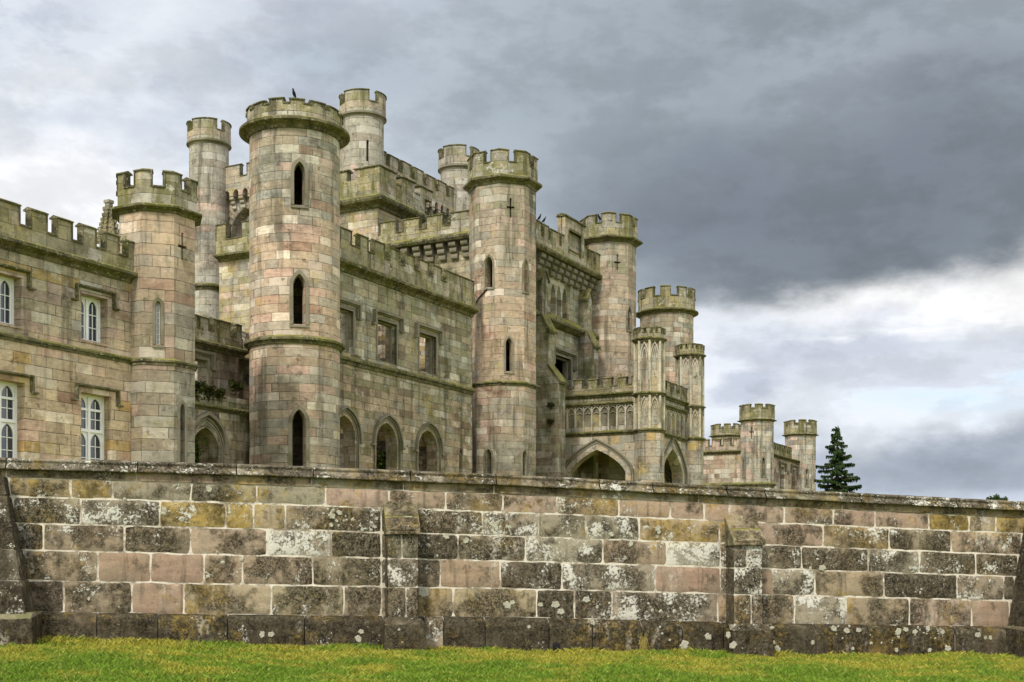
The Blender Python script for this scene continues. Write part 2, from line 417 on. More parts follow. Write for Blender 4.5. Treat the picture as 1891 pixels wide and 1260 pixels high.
class Oct(Path):         # octagon with apothem ap, faces square to the castle
    closed = True
    def __init__(s, c, ap):
        s.c = c; s.ap = ap; s.L = 2*ap*math.tan(pi/8); s.lo = 0; s.hi = 8*s.L; s.bps = [s.L*i for i in range(9)]
        s.a0 = -TH-pi*1.5+pi/8
        s.V = [Vector((cos(s.a0+pi/4*k), sin(s.a0+pi/4*k), 0))/cos(pi/8) for k in range(9)]
    def P(s, t, off):
        k = min(7, max(0, int(t/s.L+1e-9))); f = t/s.L-k
        d = s.V[k].lerp(s.V[k+1], f)*(s.ap+off); return Vector((s.c.x+d.x, s.c.y+d.y, 0))

def cuts(path, s0, s1, extra=(), step=None):
    b = {s0, s1}
    for q in list(path.bps)+list(extra):
        if s0+1e-4 < q < s1-1e-4: b.add(q)
    b = sorted(b); out = [b[0]]
    for q in b[1:]:
        if q-out[-1] > 1e-4: out.append(q)
    return out

def at(path, s, off, z): p = path.P(s, off); return (p.x, p.y, z)
def span(poly, s):     # lowest and highest crossing of a vertical line with the outline
    zs = []
    for (a, za), (b, zb) in zip(poly, poly[1:]+poly[:1]):
        if (a-s)*(b-s) <= 0 and abs(a-b) > 1e-9: zs.append(za+(zb-za)*(s-a)/(b-a))
    return (min(zs), max(zs)) if len(zs) > 1 else None

def wall(mb, path, s0, s1, z0, z1, holes=(), off=0., depth=.45, mi=0, rmi=0, back=None, bmi=0):
    """skin of wall with true openings; holes = outlines [(s,z)...]"""
    ex = [p[0] for h in holes for p in h]
    cs = cuts(path, s0, s1, ex)
    for a, b in zip(cs, cs[1:]):
        e = (b-a)*1e-3; mid = (a+b)/2; sp = []
        for h in holes:
            if min(p[0] for p in h) < mid < max(p[0] for p in h):
                sa, sb = span(h, a+e), span(h, b-e)
                if sa and sb: sp.append((sa, sb))
        sp.sort(key=lambda q: q[0][0]); la, lb = z0, z0
        for sa, sb in sp+[((z1, z1), (z1, z1))]:
            if max(sa[0]-la, sb[0]-lb) > 1e-4:
                mb.quad([at(path, a, off, la), at(path, b, off, lb), at(path, b, off, sb[0]), at(path, a, off, sa[0])],
                        [(a, la), (b, lb), (b, sb[0]), (a, sa[0])], mi)
            la, lb = sa[1], sb[1]
    for h in holes: reveal(mb, path, h, off, off-depth, rmi, back, bmi)
def reveal(mb, path, h, o0, o1, mi=0, back=None, bmi=0):
    acc = 0
    ccw = sum(a[0]*b[1]-b[0]*a[1] for a, b in zip(h, h[1:]+h[:1])) > 0
    hh = h if ccw else h[::-1]
    for (a, za), (b, zb) in zip(hh, hh[1:]+hh[:1]):
        L = math.hypot(a-b, za-zb)
        if abs(za-zb) > abs(a-b): uvs = [(a, za), (b, zb), (b+abs(o1-o0), zb), (a+abs(o1-o0), za)]
        else: uvs = [(a, za), (b, zb), (b, zb+abs(o1-o0)), (a, za+abs(o1-o0))]
        mb.quad([at(path, a, o0, za), at(path, b, o0, zb), at(path, b, o1, zb), at(path, a, o1, za)], uvs, mi)
    if back: mb.quad([at(path, a, o1+.01, z) for a, z in hh], [(a, z) for a, z in hh], bmi)

def sweep(mb, path, s0, s1, prof, mi=0, close=True, caps=True):
    """closed profile [(off,z)...] swept along the path, counter-clockwise seen with off to the right"""
    cs = cuts(path, s0, s1)
    full = path.closed and abs((s1-s0)-path.hi) < 1e-3
    n = len(prof)
    for a, b in zip(cs, cs[1:]):
        for i in range(n if close else n-1):
            (o0, z0), (o1, z1) = prof[i], prof[(i+1) % n]
            mb.quad([at(path, a, o0, z0), at(path, b, o0, z0), at(path, b, o1, z1), at(path, a, o1, z1)],
                    [(a, z0+o0), (b, z0+o0), (b, z1+o1), (a, z1+o1)], mi)
    if caps and not full and close:
        mb.quad([at(path, s0, o, z) for o, z in prof[::-1]], [(s0+o, z) for o, z in prof[::-1]], mi)
        mb.quad([at(path, s1, o, z) for o, z in prof], [(s1+o, z) for o, z in prof], mi)
def boxp(o0, o1, z0, z1): return [(o0, z0), (o1, z0), (o1, z1), (o0, z1)]

def ribbon(mb, path, pts, wd, o0, o1, mi=0, side=1, closed=False):
    """bar of width wd laid outside the polyline pts (s,z), standing from o0 to o1"""
    pts = [Vector((p[0], p[1])) for p in pts]; n = len(pts); outp = []
    for i, p in enumerate(pts):
        a = pts[(i-1) % n] if (closed or i > 0) else None; b = pts[(i+1) % n] if (closed or i < n-1) else None
        n1 = None if a is None else Vector((-(p-a).y, (p-a).x)).normalized()
        n2 = None if b is None else Vector((-(b-p).y, (b-p).x)).normalized()
        if n1 is None: m = n2
        elif n2 is None: m = n1
        else:
            m = (n1+n2); m = m.normalized() if m.length > 1e-6 else n1; m = m/max(.35, m.dot(n1))
        outp.append(p+m*wd*side)
    rng = range(n if closed else n-1)
    for i in rng:
        j = (i+1) % n; p, q, r, s_ = pts[i], pts[j], outp[j], outp[i]
        for (k, oo) in (((p, q, r, s_), o1),):
            mb.quad([at(path, t.x, oo, t.y) for t in k], [(t.x, t.y) for t in k], mi)
        for (e, f_) in ((p, q), (s_, r)):
            mb.quad([at(path, e.x, o0, e.y), at(path, f_.x, o0, f_.y), at(path, f_.x, o1, f_.y), at(path, e.x, o1, e.y)],
                    [(e.x, e.y), (f_.x, f_.y), (f_.x, f_.y+.1), (e.x, e.y+.1)], mi)
    if not closed:
        for i in (0, n-1):
            p, q = pts[i], outp[i]
            mb.quad([at(path, p.x, o0, p.y), at(path, q.x, o0, q.y), at(path, q.x, o1, q.y), at(path, p.x, o1, p.y)], None, mi)

def arch(sc, hw, z0, zsp, zap, n=7):
    """pointed opening outline from bottom left over the apex to bottom right"""
    pts = [(sc-hw, z0), (sc-hw, zsp)]
    h = zap-zsp; r = (hw*hw+h*h)/(2*hw)           # arc through the springing with vertical tangent
    if h < hw*1.02:                                # low four centred arch
        for i in range(1, n*2):
            t = -cos(pi*i/(2*n)); x = t*hw; pts.append((sc+x, zsp+h*(.50*(1-abs(t))+.50*sqrt(max(0, 1-t*t)))))
    else:
        for i in range(1, n):
            zz = h*i/n; x = hw-(r-sqrt(max(0, r*r-zz*zz))); pts.append((sc-x, zsp+zz))
        pts.append((sc, zap))
        for i in range(n-1, 0, -1):
            zz = h*i/n; x = hw-(r-sqrt(max(0, r*r-zz*zz))); pts.append((sc+x, zsp+zz))
    pts += [(sc+hw, zsp), (sc+hw, z0)]
    return pts
def rect(a, b, z0, z1): return [(a, z0), (a, z1), (b, z1), (b, z0)]
def cross(sc, hw, z0, z1, zc, arm, ah=.045):
    return [(sc-hw, z0), (sc-hw, zc-ah), (sc-arm, zc-ah), (sc-arm, zc+ah), (sc-hw, zc+ah), (sc-hw, z1),
            (sc+hw, z1), (sc+hw, zc+ah), (sc+arm, zc+ah), (sc+arm, zc-ah), (sc+hw, zc-ah), (sc+hw, z0)]

BR = random.Random(21)
def battlement(path, s0, s1, z0, zc, zt, n, parent, th=.20, out=.05, mat='battlement', ms=None, capo=.05, caph=.12, gap=.36, start=0, name='battlement', ends=(1, 1), sub=True):
    """parapet from z0 to the crenel sill zc with n merlons up to zt, coping on every top"""
    mb = MB(); zc = zc-.08; zt0 = zt; e = capo
    sweep(mb, path, s0, s1, boxp(-th, out, z0, zc))
    if ms is None:
        pitch = (s1-s0)/n; ms = []
        for i in range(n):
            a = s0+pitch*(i+gap/2)+start*pitch; b = a+pitch*(1-gap)
            if ends[0] == 0 and i == 0: a = s0
            if ends[1] == 0 and i == n-1: b = s1
            ms.append((a, b))
    def clampwrap(a, b):
        if path.closed:
            L = path.hi
            if b > L+1e-6: return [(a, L), (0, b-L)] if a < L else [(a-L, b-L)]
        return [(a, b)]
    cap = MB()
    prev = None
    ms = [(a if (not path.closed and abs(a-s0) < .01) else a+capo*.8, b if (not path.closed and abs(b-s1) < .01) else b-capo*.8) for a, b in ms]
    for a, b in ms:
        jz = BR.uniform(-.035, .025); a += BR.uniform(-.02, .02); b += BR.uniform(-.02, .02); bare = False; zt = zt0+jz-(.10 if bare else 0)
        for a_, b_ in clampwrap(a, b):
            sweep(mb, path, a_, b_, boxp(-th+.01, out-.01, zc, zt))
            if bare: continue
            # coping: overhanging, weathered to both sides, with a return down the cheeks
            e = capo
            sweep(cap, path, max(path.lo, a_-e) if path.closed else a_-e, min(path.hi, b_+e) if path.closed else b_+e,
                  [(-th-e, zt), (out+e, zt), (out+e, zt+caph*.35), ((out-th)/2, zt+caph), (-th-e, zt+caph*.35)])
            for q, sg in ((a_, -1), (b_, 1)):
                c0, c1 = (q-e*.7, q+.002) if sg < 0 else (q-.002, q+e*.7)
                if path.closed and (c0 < 0 or c1 > path.hi): continue
                sweep(cap, path, c0, c1, boxp(-th+.03, out+e*.6, zc, zt+.01))
    # sills of the crenels
    for (a, b), (c, d) in zip(ms, ms[1:]):
        if c-b > .05: sweep(cap, path, b+.04, c-.04, [(-th-e, zc), (out+e, zc), (out+e, zc+.05), ((out-th)/2, zc+.10), (-th-e, zc+.05)])
    if ms[0][0]-s0 > .05 and not path.closed: sweep(cap, path, s0, ms[0][0]-.04, [(-th-e, zc), (out+e, zc), (out+e, zc+.05), ((out-th)/2, zc+.10), (-th-e, zc+.05)])
    o = mb.build(name, M[mat], parent)
    if sub: cap.build('coping', M['trim'], parent)
    return o
def string(path, s0, s1, z, parent, out=.12, h=.16, name='string_course', mat='trim', inn=.0):
    mb = MB()
    sweep(mb, path, s0, s1, [(inn-.02, z-h), (out*.35, z-h), (out*.45, z-h*.55), (out, z-h*.45), (out, z-h*.12), (out*.75, z), (inn-.02, z+h*.35)])
    return mb.build(name, M[mat], parent)
def cornice(path, s0, s1, z0, z1, out, parent, name='cornice', mat='trim'):
    """deep moulded cornice: cavetto below, roll above, slope on top"""
    mb = MB(); h = z1-z0
    sweep(mb, path, s0, s1, [(-.02, z0), (out*.15, z0), (out*.3, z0+h*.25), (out*.75, z0+h*.42), (out, z0+h*.5), (out, z0+h*.72), (out*.85, z0+h*.82), (-.02, z1+.02)])
    return mb.build(name, M[mat], parent)
def hood(mb, path, pts, wd=.09, o1=.14, drop=True, mi=0):
    ribbon(mb, path, pts, wd, 0, o1, mi)
    ribbon(mb, path, pts, wd*.5, 0, o1*.5, mi, side=-1)
def label_hood(mb, path, a, b, zt, dz, wd=.10, o1=.16, mi=0):
    pts = [(a-.22, zt-dz), (a, zt-dz), (a, zt), (b, zt), (b, zt-dz), (b+.22, zt-dz)]
    ribbon(mb, path, pts, wd, 0, o1, mi)
    ribbon(mb, path, [(a, zt-dz+.05), (a, zt), (b, zt), (b, zt-dz+.05)], wd*.6, 0, o1*.5, mi, side=-1)

castle = tag(empty('castle', C(1.9*D, -1.1*D, GZ)), 'large roofless stone castle of round and octagonal battlemented towers filling the middle of the view', 'castle')
CP = castle.location.copy()
class _Parent: pass
def attach(o, parent):
    o.parent = parent
# meshes are written in world coordinates, the empties stand at their base: keep parts where they are
_build = MB.build
def build(s, name, mats, parent=None, label=None, weld=False, smooth=False):
    o = _build(s, name, mats, None, label, weld, smooth)
    if parent is not None:
        o.parent = parent
        pw = Vector((0, 0, 0)); q = parent
        while q: pw += q.location; q = q.parent
        o.location = -pw
    return o
MB.build = build

# ------------------------------------------------------------------ towers
def circ_center(px, v): return C(u_at(px, v), v)
def tower(name, path, mat, parent, px_c, py_shaft_top, holes=(), backs=(), label=None, lower=GZ-1.5):
    s = path.s_at(px_c); zt = path.z(s, py_shaft_top)
    mb = MB()
    wall(mb, path, path.lo, path.hi, lower, zt, holes, mi=0, rmi=0, depth=.5)
    for h in backs: wall_h = h
    # roof deck so that the shaft is dark inside
    mb.quad([at(path, q, -.02, zt-.05) for q in path.bps[:-1]])
    o = mb.build(name, M[mat], parent, label, smooth=False)
    return o
def pz(path, px, py): s = path.s_at(px); return path.z(s, py)
def lancet(path, px, py0, py1, pxw, tip=.30):
    """outline of a lancet centred at px between sill py0 and apex py1, pxw wide in the photograph"""
    s = path.s_at(px); a = path.s_at(px-pxw/2); b = path.s_at(px+pxw/2); hw = abs(b-a)/2; s = (a+b)/2
    z0 = path.z(s, py0); z1 = path.z(s, py1); return arch(s, hw, z0, z1-hw*1.9, z1), (s, hw, z0, z1)
def surround(path, info, wd=.13, o1=.05, parent=None, name='lancet_surround', mat='mould'):
    s, hw, z0, z1 = info; mb = MB()
    ribbon(mb, path, arch(s, hw, z0, z1-hw*1.9, z1), wd, -.02, o1)
    sweep(mb, path, s-hw-wd, s+hw+wd, [(-.3, z0-.12), (.07, z0-.12), (.07, z0-.04), (-.3, z0+.03)])
    return mb.build(name, M[mat], parent)

def top_of(path, px, bat0, cor0, cor1, crn, top, out, n, parent, th=.2, gap=.3, mat='battlement', start=0., bat_out=.05, cm='trim'):
    """cornice between photo rows cor0 (under) and cor1, parapet to crn, merlons to top"""
    z = lambda py: pz(path, px, py)
    cornice(path, path.lo, path.hi, z(cor0), z(cor1), out, parent, mat=cm)
    battlement(path, path.lo, path.hi, z(cor1)-.04, z(crn), z(top)-.13, n, parent, th=th, out=bat_out, gap=gap, mat=mat, start=start)

def cross_hole(path, px, py0, py1, pyc, arm_px):
    s = path.s_at(px); a = path.s_at(px-arm_px); b = path.s_at(px+arm_px)
    return cross(s, .055, path.z(s, py0), path.z(s, py1), path.z(s, pyc), abs(b-a)/2, .05)

# great round tower, left
V1 = -.975*D
c = circ_center(544.5, V1); r = 82.3/F*c.y
P1 = Ring(c, r, 64)
# perspective: widen so that the outline reaches 462..627
h1, i1 = lancet(P1, 553, 379, 299, 20); h2, i2 = lancet(P1, 552.5, 599, 506, 23); h3, i3 = lancet(P1, 552, 905, 756, 26)
T1 = tower('round_tower', P1, 'tower', castle, 544, 226, [h1, h2, h3], label='thick round tower of pinkish ashlar with a wide rolled cornice and three lancets, nearest the viewer')
for i in (i1, i2, i3): surround(P1, i, parent=T1)
top_of(P1, 544, 0, 236, 214, 189, 179, .41, 14, T1, gap=.30, bat_out=.10, th=.25)
string(P1, P1.lo, P1.hi, pz(P1, 544, 622), T1, .22, .26)

# entrance octagons
def octower(px_c, v, half, **k):
    c = circ_center(px_c, v); return Oct(c, half/F*c.y/1.04)
VO = -.985*D
P2 = octower(928, VO, 59.5)
l1, j1 = lancet(P2, 903, 531, 474, 13); l2, j2 = lancet(P2, 971, 539, 481, 7); l3, j3 = lancet(P2, 940, 686, 624, 12)
l4, j4 = lancet(P2, 902, 905, 829, 11); l5, j5 = lancet(P2, 968, 905, 831, 7)
x1 = cross_hole(P2, 943, 402, 366, 383, 7.5)
T2 = tower('octagonal_tower', P2, 'octagon', castle, 925, 330, [l1, l2, l3, l4, l5, x1], label='tall octagonal tower with a cross shaped arrow slit left of the entrance block')
for i in (j1, j2, j3, j4, j5): surround(P2, i, .10, .03, T2)
top_of(P2, 925, 0, 338, 320, 296, 272, .32, 8, T2, gap=.26, start=.5, bat_out=.08)
string(P2, P2.lo, P2.hi, pz(P2, 925, 704), T2, .14, .2)

VO2 = -.985*D
P3 = octower(1124.5, VO2, 48)
x2 = cross_hole(P3, 1140, 499, 470, 485, 6)
l6, j6 = lancet(P3, 1162, 610, 567, 7)
T3 = tower('octagonal_tower', P3, 'octagon', castle, 1120, 441, [x2, l6], label='octagonal tower with a cross shaped arrow slit right of the entrance block')
surround(P3, j6, .10, .03, T3)
top_of(P3, 1120, 0, 446, 433, 409, 391, .40, 8, T3, gap=.26, start=.5, bat_out=.08)

P4 = octower(290, -.95*D, 69)
l7, j7 = lancet(P4, 292, 636, 556, 9); l8, j8 = lancet(P4, 336.5, 900, 745, 9)
x3 = cross_hole(P4, 337, 480, 430, 456, 8)
T4 = tower('octagonal_tower', P4, 'octagon', castle, 290, 382, [l7, l8, x3], label='broad octagonal tower at the end of the wing with white windows')
for i in (j7, j8): surround(P4, i, .10, .03, T4)
top_of(P4, 290, 0, 392, 376, 342, 312, .24, 8, T4, gap=.36, start=.5, bat_out=.06, th=.2)
string(P4, P4.lo, P4.hi, pz(P4, 290, 664), T4, .10, .18)
# narrow glazed lancet and the blind one
def leaded(path, info, off, parent, name='lancet_window', bars=8):
    s, hw, z0, z1 = info
    fr = MB(); o = arch(s, hw-.01, z0, z1-hw*1.9, z1-.02)
    ribbon(fr, path, o, .035, off-.03, off+.04, 0, side=-1, closed=True)
    for k in range(1, bars):
        z = z0+(z1-z0)*k/bars; sweep(fr, path, s-hw, s+hw, boxp(off-.02, off+.02, z-.012, z+.012))
    sweep(fr, path, s-.01, s+.01, boxp(off-.02, off+.02, z0, z1-.1))
    gl = MB(); gl.quad([at(path, a, off, z) for a, z in o]); 
    f = fr.build(name, M['white'], parent); gl.build('pane', M['glass'], parent)
leaded(P4, j7, -.18, T4)
for P_, j_, T_ in ((P4, j8, T4), (P2, j5, T2), (P2, j2, T2)):
    s, hw, z0, z1 = j_; q = MB(); q.quad([at(P_, a, -.22, z) for a, z in arch(s, hw, z0, z1-hw*1.9, z1)]); q.build('blind_panel', M['octagon'], T_)

# second great round tower, right
c = circ_center(1231, V1); P5 = Ring(c, 49/F*c.y, 56)
T5 = tower('round_tower', P5, 'tower', castle, 1231, 572, label='round tower beyond the porch with evenly spaced merlons and a rolled cornice')
top_of(P5, 1231, 0, 577, 567, 544, 526, .36, 10, T5, gap=.42, start=.25, bat_out=.12, th=.2)

# ------------------------------------------------------------------ the keep with its four turrets
KD = 2.31*D
def tc(px, d): return Vector((T(px)*d, d, 0))
ct2 = tc(670, KD); 
u2, v2 = ct2.dot(A), ct2.dot(N); KL = .349*D
turrets = [(386, ct2-N*KL, 37), (670, ct2, 38.5), (847, ct2+A*KL, 34)]
def turret(c, rr, px, rows, label, holes_px=()):
    p = Ring(Vector((c.x, c.y, 0)), rr, 32)
    px = CX+F*p.c.x/p.c.y
    hs = [lancet(p, *h) for h in holes_px]
    t = tower('turret', p, 'turret', castle, px, rows[1], [h[0] for h in hs], label=label, lower=GZ)
    z = lambda py: pz(p, px, py)
    cornice(p, p.lo, p.hi, z(rows[1]+6), z(rows[1]-3), .17, t, mat='mould')
    battlement(p, p.lo, p.hi, z(rows[1]-3)-.03, z(rows[2]), z(rows[0])-.12, 4, t, th=.12, out=.13, gap=.23, mat='bat_clean', start=rows[3])
    return p, t
# scale rows by how the crown reads in the photograph: (top, cornice, crenel sill, phase)
RT = .0355*KD/2.0
pt1, tt1 = turret(tc(386, 1.063*KD), 38.0/F*KD*1.0, 386, (216, 258, 236, .5), 'slender round turret of the keep, left of the great round tower')
pt2, tt2 = turret(ct2, 38.7/F*KD, 670, (163, 207, 184, .38), 'tallest round turret, rising behind the great round tower', [(679, 298, 258, 5)])
pt3, tt3 = turret(tc(847, 1.133*KD), 38.5/F*KD, 847, (266, 305, 286, .38), 'round turret half hidden behind the octagonal tower')
c4 = ct2-N*KL+A*KL
string(pt1, pt1.lo, pt1.hi, pz(pt1, 386, 525), tt1, .25, .3)

def corbel_arcade(path, s0, s1, zt, zb, proj, parent, n):
    """parapet carried on little pointed arches between stepped corbels"""
    mb = MB(); pitch = (s1-s0)/n; za = zt-(zt-zb)*.10; zs = zt-(zt-zb)*.42
    holes = [arch(s0+pitch*(i+.5), pitch*.28, zs-.02, zs+.15, za) for i in range(n)]
    wall(mb, path, s0, s1, zs, zt, holes, off=proj, depth=proj-.03)
    for i in range(n+1):
        s = s0+pitch*i; hw = pitch*.22; dz = (zs-zb)/3
        for k in range(3):
            o = proj*(1-.28*k); z1_ = zs-dz*k; a, b = max(s0, s-hw), min(s1, s+hw)
            if b-a < .05: continue
            sweep(mb, path, a, b, [(-.02, z1_-dz*.95), (o*.72, z1_-dz*.95), (o*.95, z1_-dz*.7), (o, z1_-dz*.45), (o*.95, z1_-dz*.15), (o*.85, z1_), (-.02, z1_)])
    return mb.build('corbel_arcade', M['keep'], parent)

# keep walls between the turrets
KF = Front(v2); KS = Side(u2)
zk = Zp(292, C(u2, v2-KL*.5)); zkc = zk-.75
zk_b = zkc-2.9
def zof(path, px, py): return path.z(path.s_at(px), py)
mbk = MB()
sK0, sK1 = u2, u2+KL
ztopF = zof(KF, 775, 318); zcrF = zof(KF, 775, 338)-.1
wall(mbk, KF, sK0, sK1, GZ, zcrF)
# pointed great opening in the side wall, sky seen through it
s_l, s_r = v_at(428, u2), v_at(480, u2)
ah = arch((s_l+s_r)/2, (s_r-s_l)/2, KS.z(s_l, 452), KS.z(s_l, 430), KS.z((s_l+s_r)/2, 393)+.3)
wall(mbk, KS, v2-KL, v2, GZ, zcrF, [ah], depth=.9)
# far walls of the shell
bh_ = rect(-(u2+KL*.62), -(u2+KL*.35), GZ+14., GZ+19.)
wall(mbk, Back(v2-KL), -(u2+KL), -u2, GZ, zcrF)
fh = arch(-(v2-KL*.75), 1.7, GZ+12.5, GZ+17, GZ+20)
wall(mbk, Far(u2+KL), -v2, -(v2-KL), GZ, zcrF, [fh], depth=.9)
keep = mbk.build('keep_wall', M['keep'], castle, 'square keep wall between the slender round turrets, patched with yellow lichen')
sol = keep.modifiers.new('thickness', 'SOLIDIFY'); sol.thickness = .5; sol.offset = -1
zar = ztopF-1.5
battlement(KF, sK0+.6, sK1-.6, zar, zcrF, ztopF-.15, 7, keep, th=-.12, out=.42, gap=.26, mat='bat_clean')
battlement(KS, v2-KL+.6, v2-.6, zar, zcrF, ztopF-.15, 5, keep, th=-.12, out=.42, gap=.26, mat='bat_clean')
corbel_arcade(KF, sK0+.9, sK1-.9, zar, zar-1.25, .42, keep, 13)
corbel_arcade(KS, v2-KL+.9, v2-.9, zar, zar-1.25, .42, keep, 13)

# clasping corner block in front of the keep
UB = 1.865*D; VB = -1.24*D
BS, BF = Side(UB), Front(VB)
z = lambda py: Zp(py, C(UB, VB))
mb = MB(); ub1 = u_at(775, VB)
wall(mb, BS, VB-.22*D, VB, GZ, z(378)); wall(mb, BF, UB, ub1, GZ, z(378))
wall(mb, Far(ub1), -VB, -VB+2., GZ, z(352))
mb.quad([(*C(UB, VB-.22*D)[:2], z(360)), (*C(UB, VB)[:2], z(360)), (*C(ub1, VB)[:2], z(360)), (*C(ub1, VB-.22*D)[:2], z(360))])
blk = mb.build('corner_block', M['keep'], castle, 'square corner block with deep overhanging cornice behind the main wall')
class Corner(Path):
    """two legs of a right angle: side (s<0) then front (s>0)"""
    def __init__(s, u0, v0): s.u0 = u0; s.v0 = v0; s.bps = [0.]; s.lo = -200; s.hi = 200
    def P(s, t, off):
        if t <= 0: return C(s.u0-off, s.v0+t + off*max(0., 1+t/1e-9 if t > -1e-9 else 0))
        return C(s.u0+t - 0, s.v0+off)
def corner_sweep(mb, u0, v0, la, lb, prof, mi=0):
    """profile mitred round the outer corner (u0,v0): la metres back along the side, lb along the front"""
    st = [lambda o: C(u0-o, v0-la), lambda o: C(u0-o, v0+o), lambda o: C(u0+lb, v0+o)]; ss = [-la, 0, lb]; n = len(prof)
    for k in range(2):
        for i in range(n):
            (o0, z0), (o1, z1) = prof[i], prof[(i+1) % n]
            a0, b0, b1, a1 = st[k](o0), st[k+1](o0), st[k+1](o1), st[k](o1)
            mb.quad([(a0.x, a0.y, z0), (b0.x, b0.y, z0), (b1.x, b1.y, z1), (a1.x, a1.y, z1)],
                    [(ss[k], z0+o0), (ss[k+1], z0+o0), (ss[k+1], z1+o1), (ss[k], z1+o1)], mi)
    for k, rev in ((0, 1), (2, 0)):
        mb.quad([(*st[k](o)[:2], zz) for o, zz in (prof[::-1] if rev else prof)], None, mi)
mb = MB(); lb = ub1-UB; zc0, zc1 = z(384), z(358)
corner_sweep(mb, UB, VB, .22*D, lb, [(0, zc0), (.12, zc0), (.2, zc0+.15), (.55, zc0+.3), (.62, zc0+.42), (.62, zc0+.55), (.5, zc0+.66), (0, zc1+.05)])
mb.build('cornice', M['trim'], blk)
mb = MB(); cap = MB(); zcr = z(330); ztp = z(311)
corner_sweep(mb, UB, VB, .22*D, lb, [(-.1, zc1-.1), (.35, zc1-.1), (.35, zcr), (-.1, zcr)])
corner_sweep(mb, UB, VB, 1.3, 1.35, [(-.1, zcr), (.34, zcr), (.34, ztp), (-.1, ztp)])
corner_sweep(cap, UB, VB, 1.4, 1.45, [(-.18, ztp), (.43, ztp), (.43, ztp+.06), (.12, ztp+.16), (-.18, ztp+.06)])
for k in range(2):
    a = UB+2.05+k*2.0; sweep(mb, BF, a, a+1.35, boxp(-.1, .34, zcr, ztp)); sweep(cap, BF, a-.1, a+1.45, [(-.18, ztp), (.43, ztp), (.43, ztp+.06), (.12, ztp+.16), (-.18, ztp+.06)])
    a = UB+1.45+k*2.0; sweep(cap, BF, a, a+.5, boxp(-.14, .40, zcr, zcr+.07))
for k in range(3):
    b = VB-1.9-k*1.95; sweep(mb, BS, b-1.35, b, boxp(-.1, .34, zcr, ztp)); sweep(cap, BS, b-1.45, b+.1, [(-.18, ztp), (.43, ztp), (.43, ztp+.06), (.12, ztp+.16), (-.18, ztp+.06)])
mb.build('battlement', M['battlement'], blk); cap.build('coping', M['trim'], blk)

# yellowed lower wall and its parapet, left of the great round tower
pl = Side(UB-.3); sa, sb = v_at(405, UB-.3), v_at(520, UB-.3)
zt_ = lambda py: pl.z(v_at(440, UB-.3), py)
mb = MB(); wall(mb, pl, sa, sb, GZ, zt_(474))
lowk = mb.build('curtain_wall', M['keep'], castle, 'yellow lichened wall strip seen between the slender turret and the great round tower')
cornice(pl, sa, sb, zt_(480), zt_(466), .55, lowk)
battlement(pl, sa, sb, zt_(468), zt_(440), zt_(414), 3, lowk, out=.30, gap=.3, ms=[(sa, sa+.8), (v_at(452, UB-.3), v_at(475, UB-.3)), (v_at(490, UB-.3), sb)])

# ------------------------------------------------------------------ the wing with white windows (left)
VW = -.95*D; WF = Front(VW)
s0, s1 = u_at(-190, VW), u_at(262, VW)
zw = lambda px, py: zof(WF, px, py)
zcor = zw(128, 475+.5); ztop_w = zw(128, 408); zst = zw(128, 640)
wins = []
for (pl_, pr, pt, pb, low) in ((150, 199, 541, 626, 0), (-25, 40, 503, 590, 0), (150, 206, 724, 870, 1), (-28, 46, 704, 848, 1)):
    a, b = u_at(pl_, VW), u_at(pr, VW); px = (pl_+pr)/2 if pl_ > 0 else pr
    wins.append((a, b, zw(pr, pb) if pl_ < 0 else zw(pl_, pb), zw(pl_, pt) if pl_ > 0 else zw(pr, pt+3), low))
# the two windows of a storey share their levels and width
for i in (0, 2):
    a, b, z0_, z1_, lw = wins[i]; a2, b2 = wins[i+1][:2]; wins[i+1] = (b2-(b-a), b2, z0_, z1_, lw)
mb = MB()
wall(mb, WF, s0, s1, GZ-1, zcor, [rect(a, b, z0, z1) for a, b, z0, z1, l in wins], depth=.42)
wing = mb.build('wing_wall', M['wing'], castle, 'warm tan and pink wall with white traceried windows at the left')
string(WF, s0, s1, zst, wing, .10, .18)
cornice(WF, s0, s1, zcor-.30, zcor+.12, .32, wing)
zc_sill = zw(140, 444)
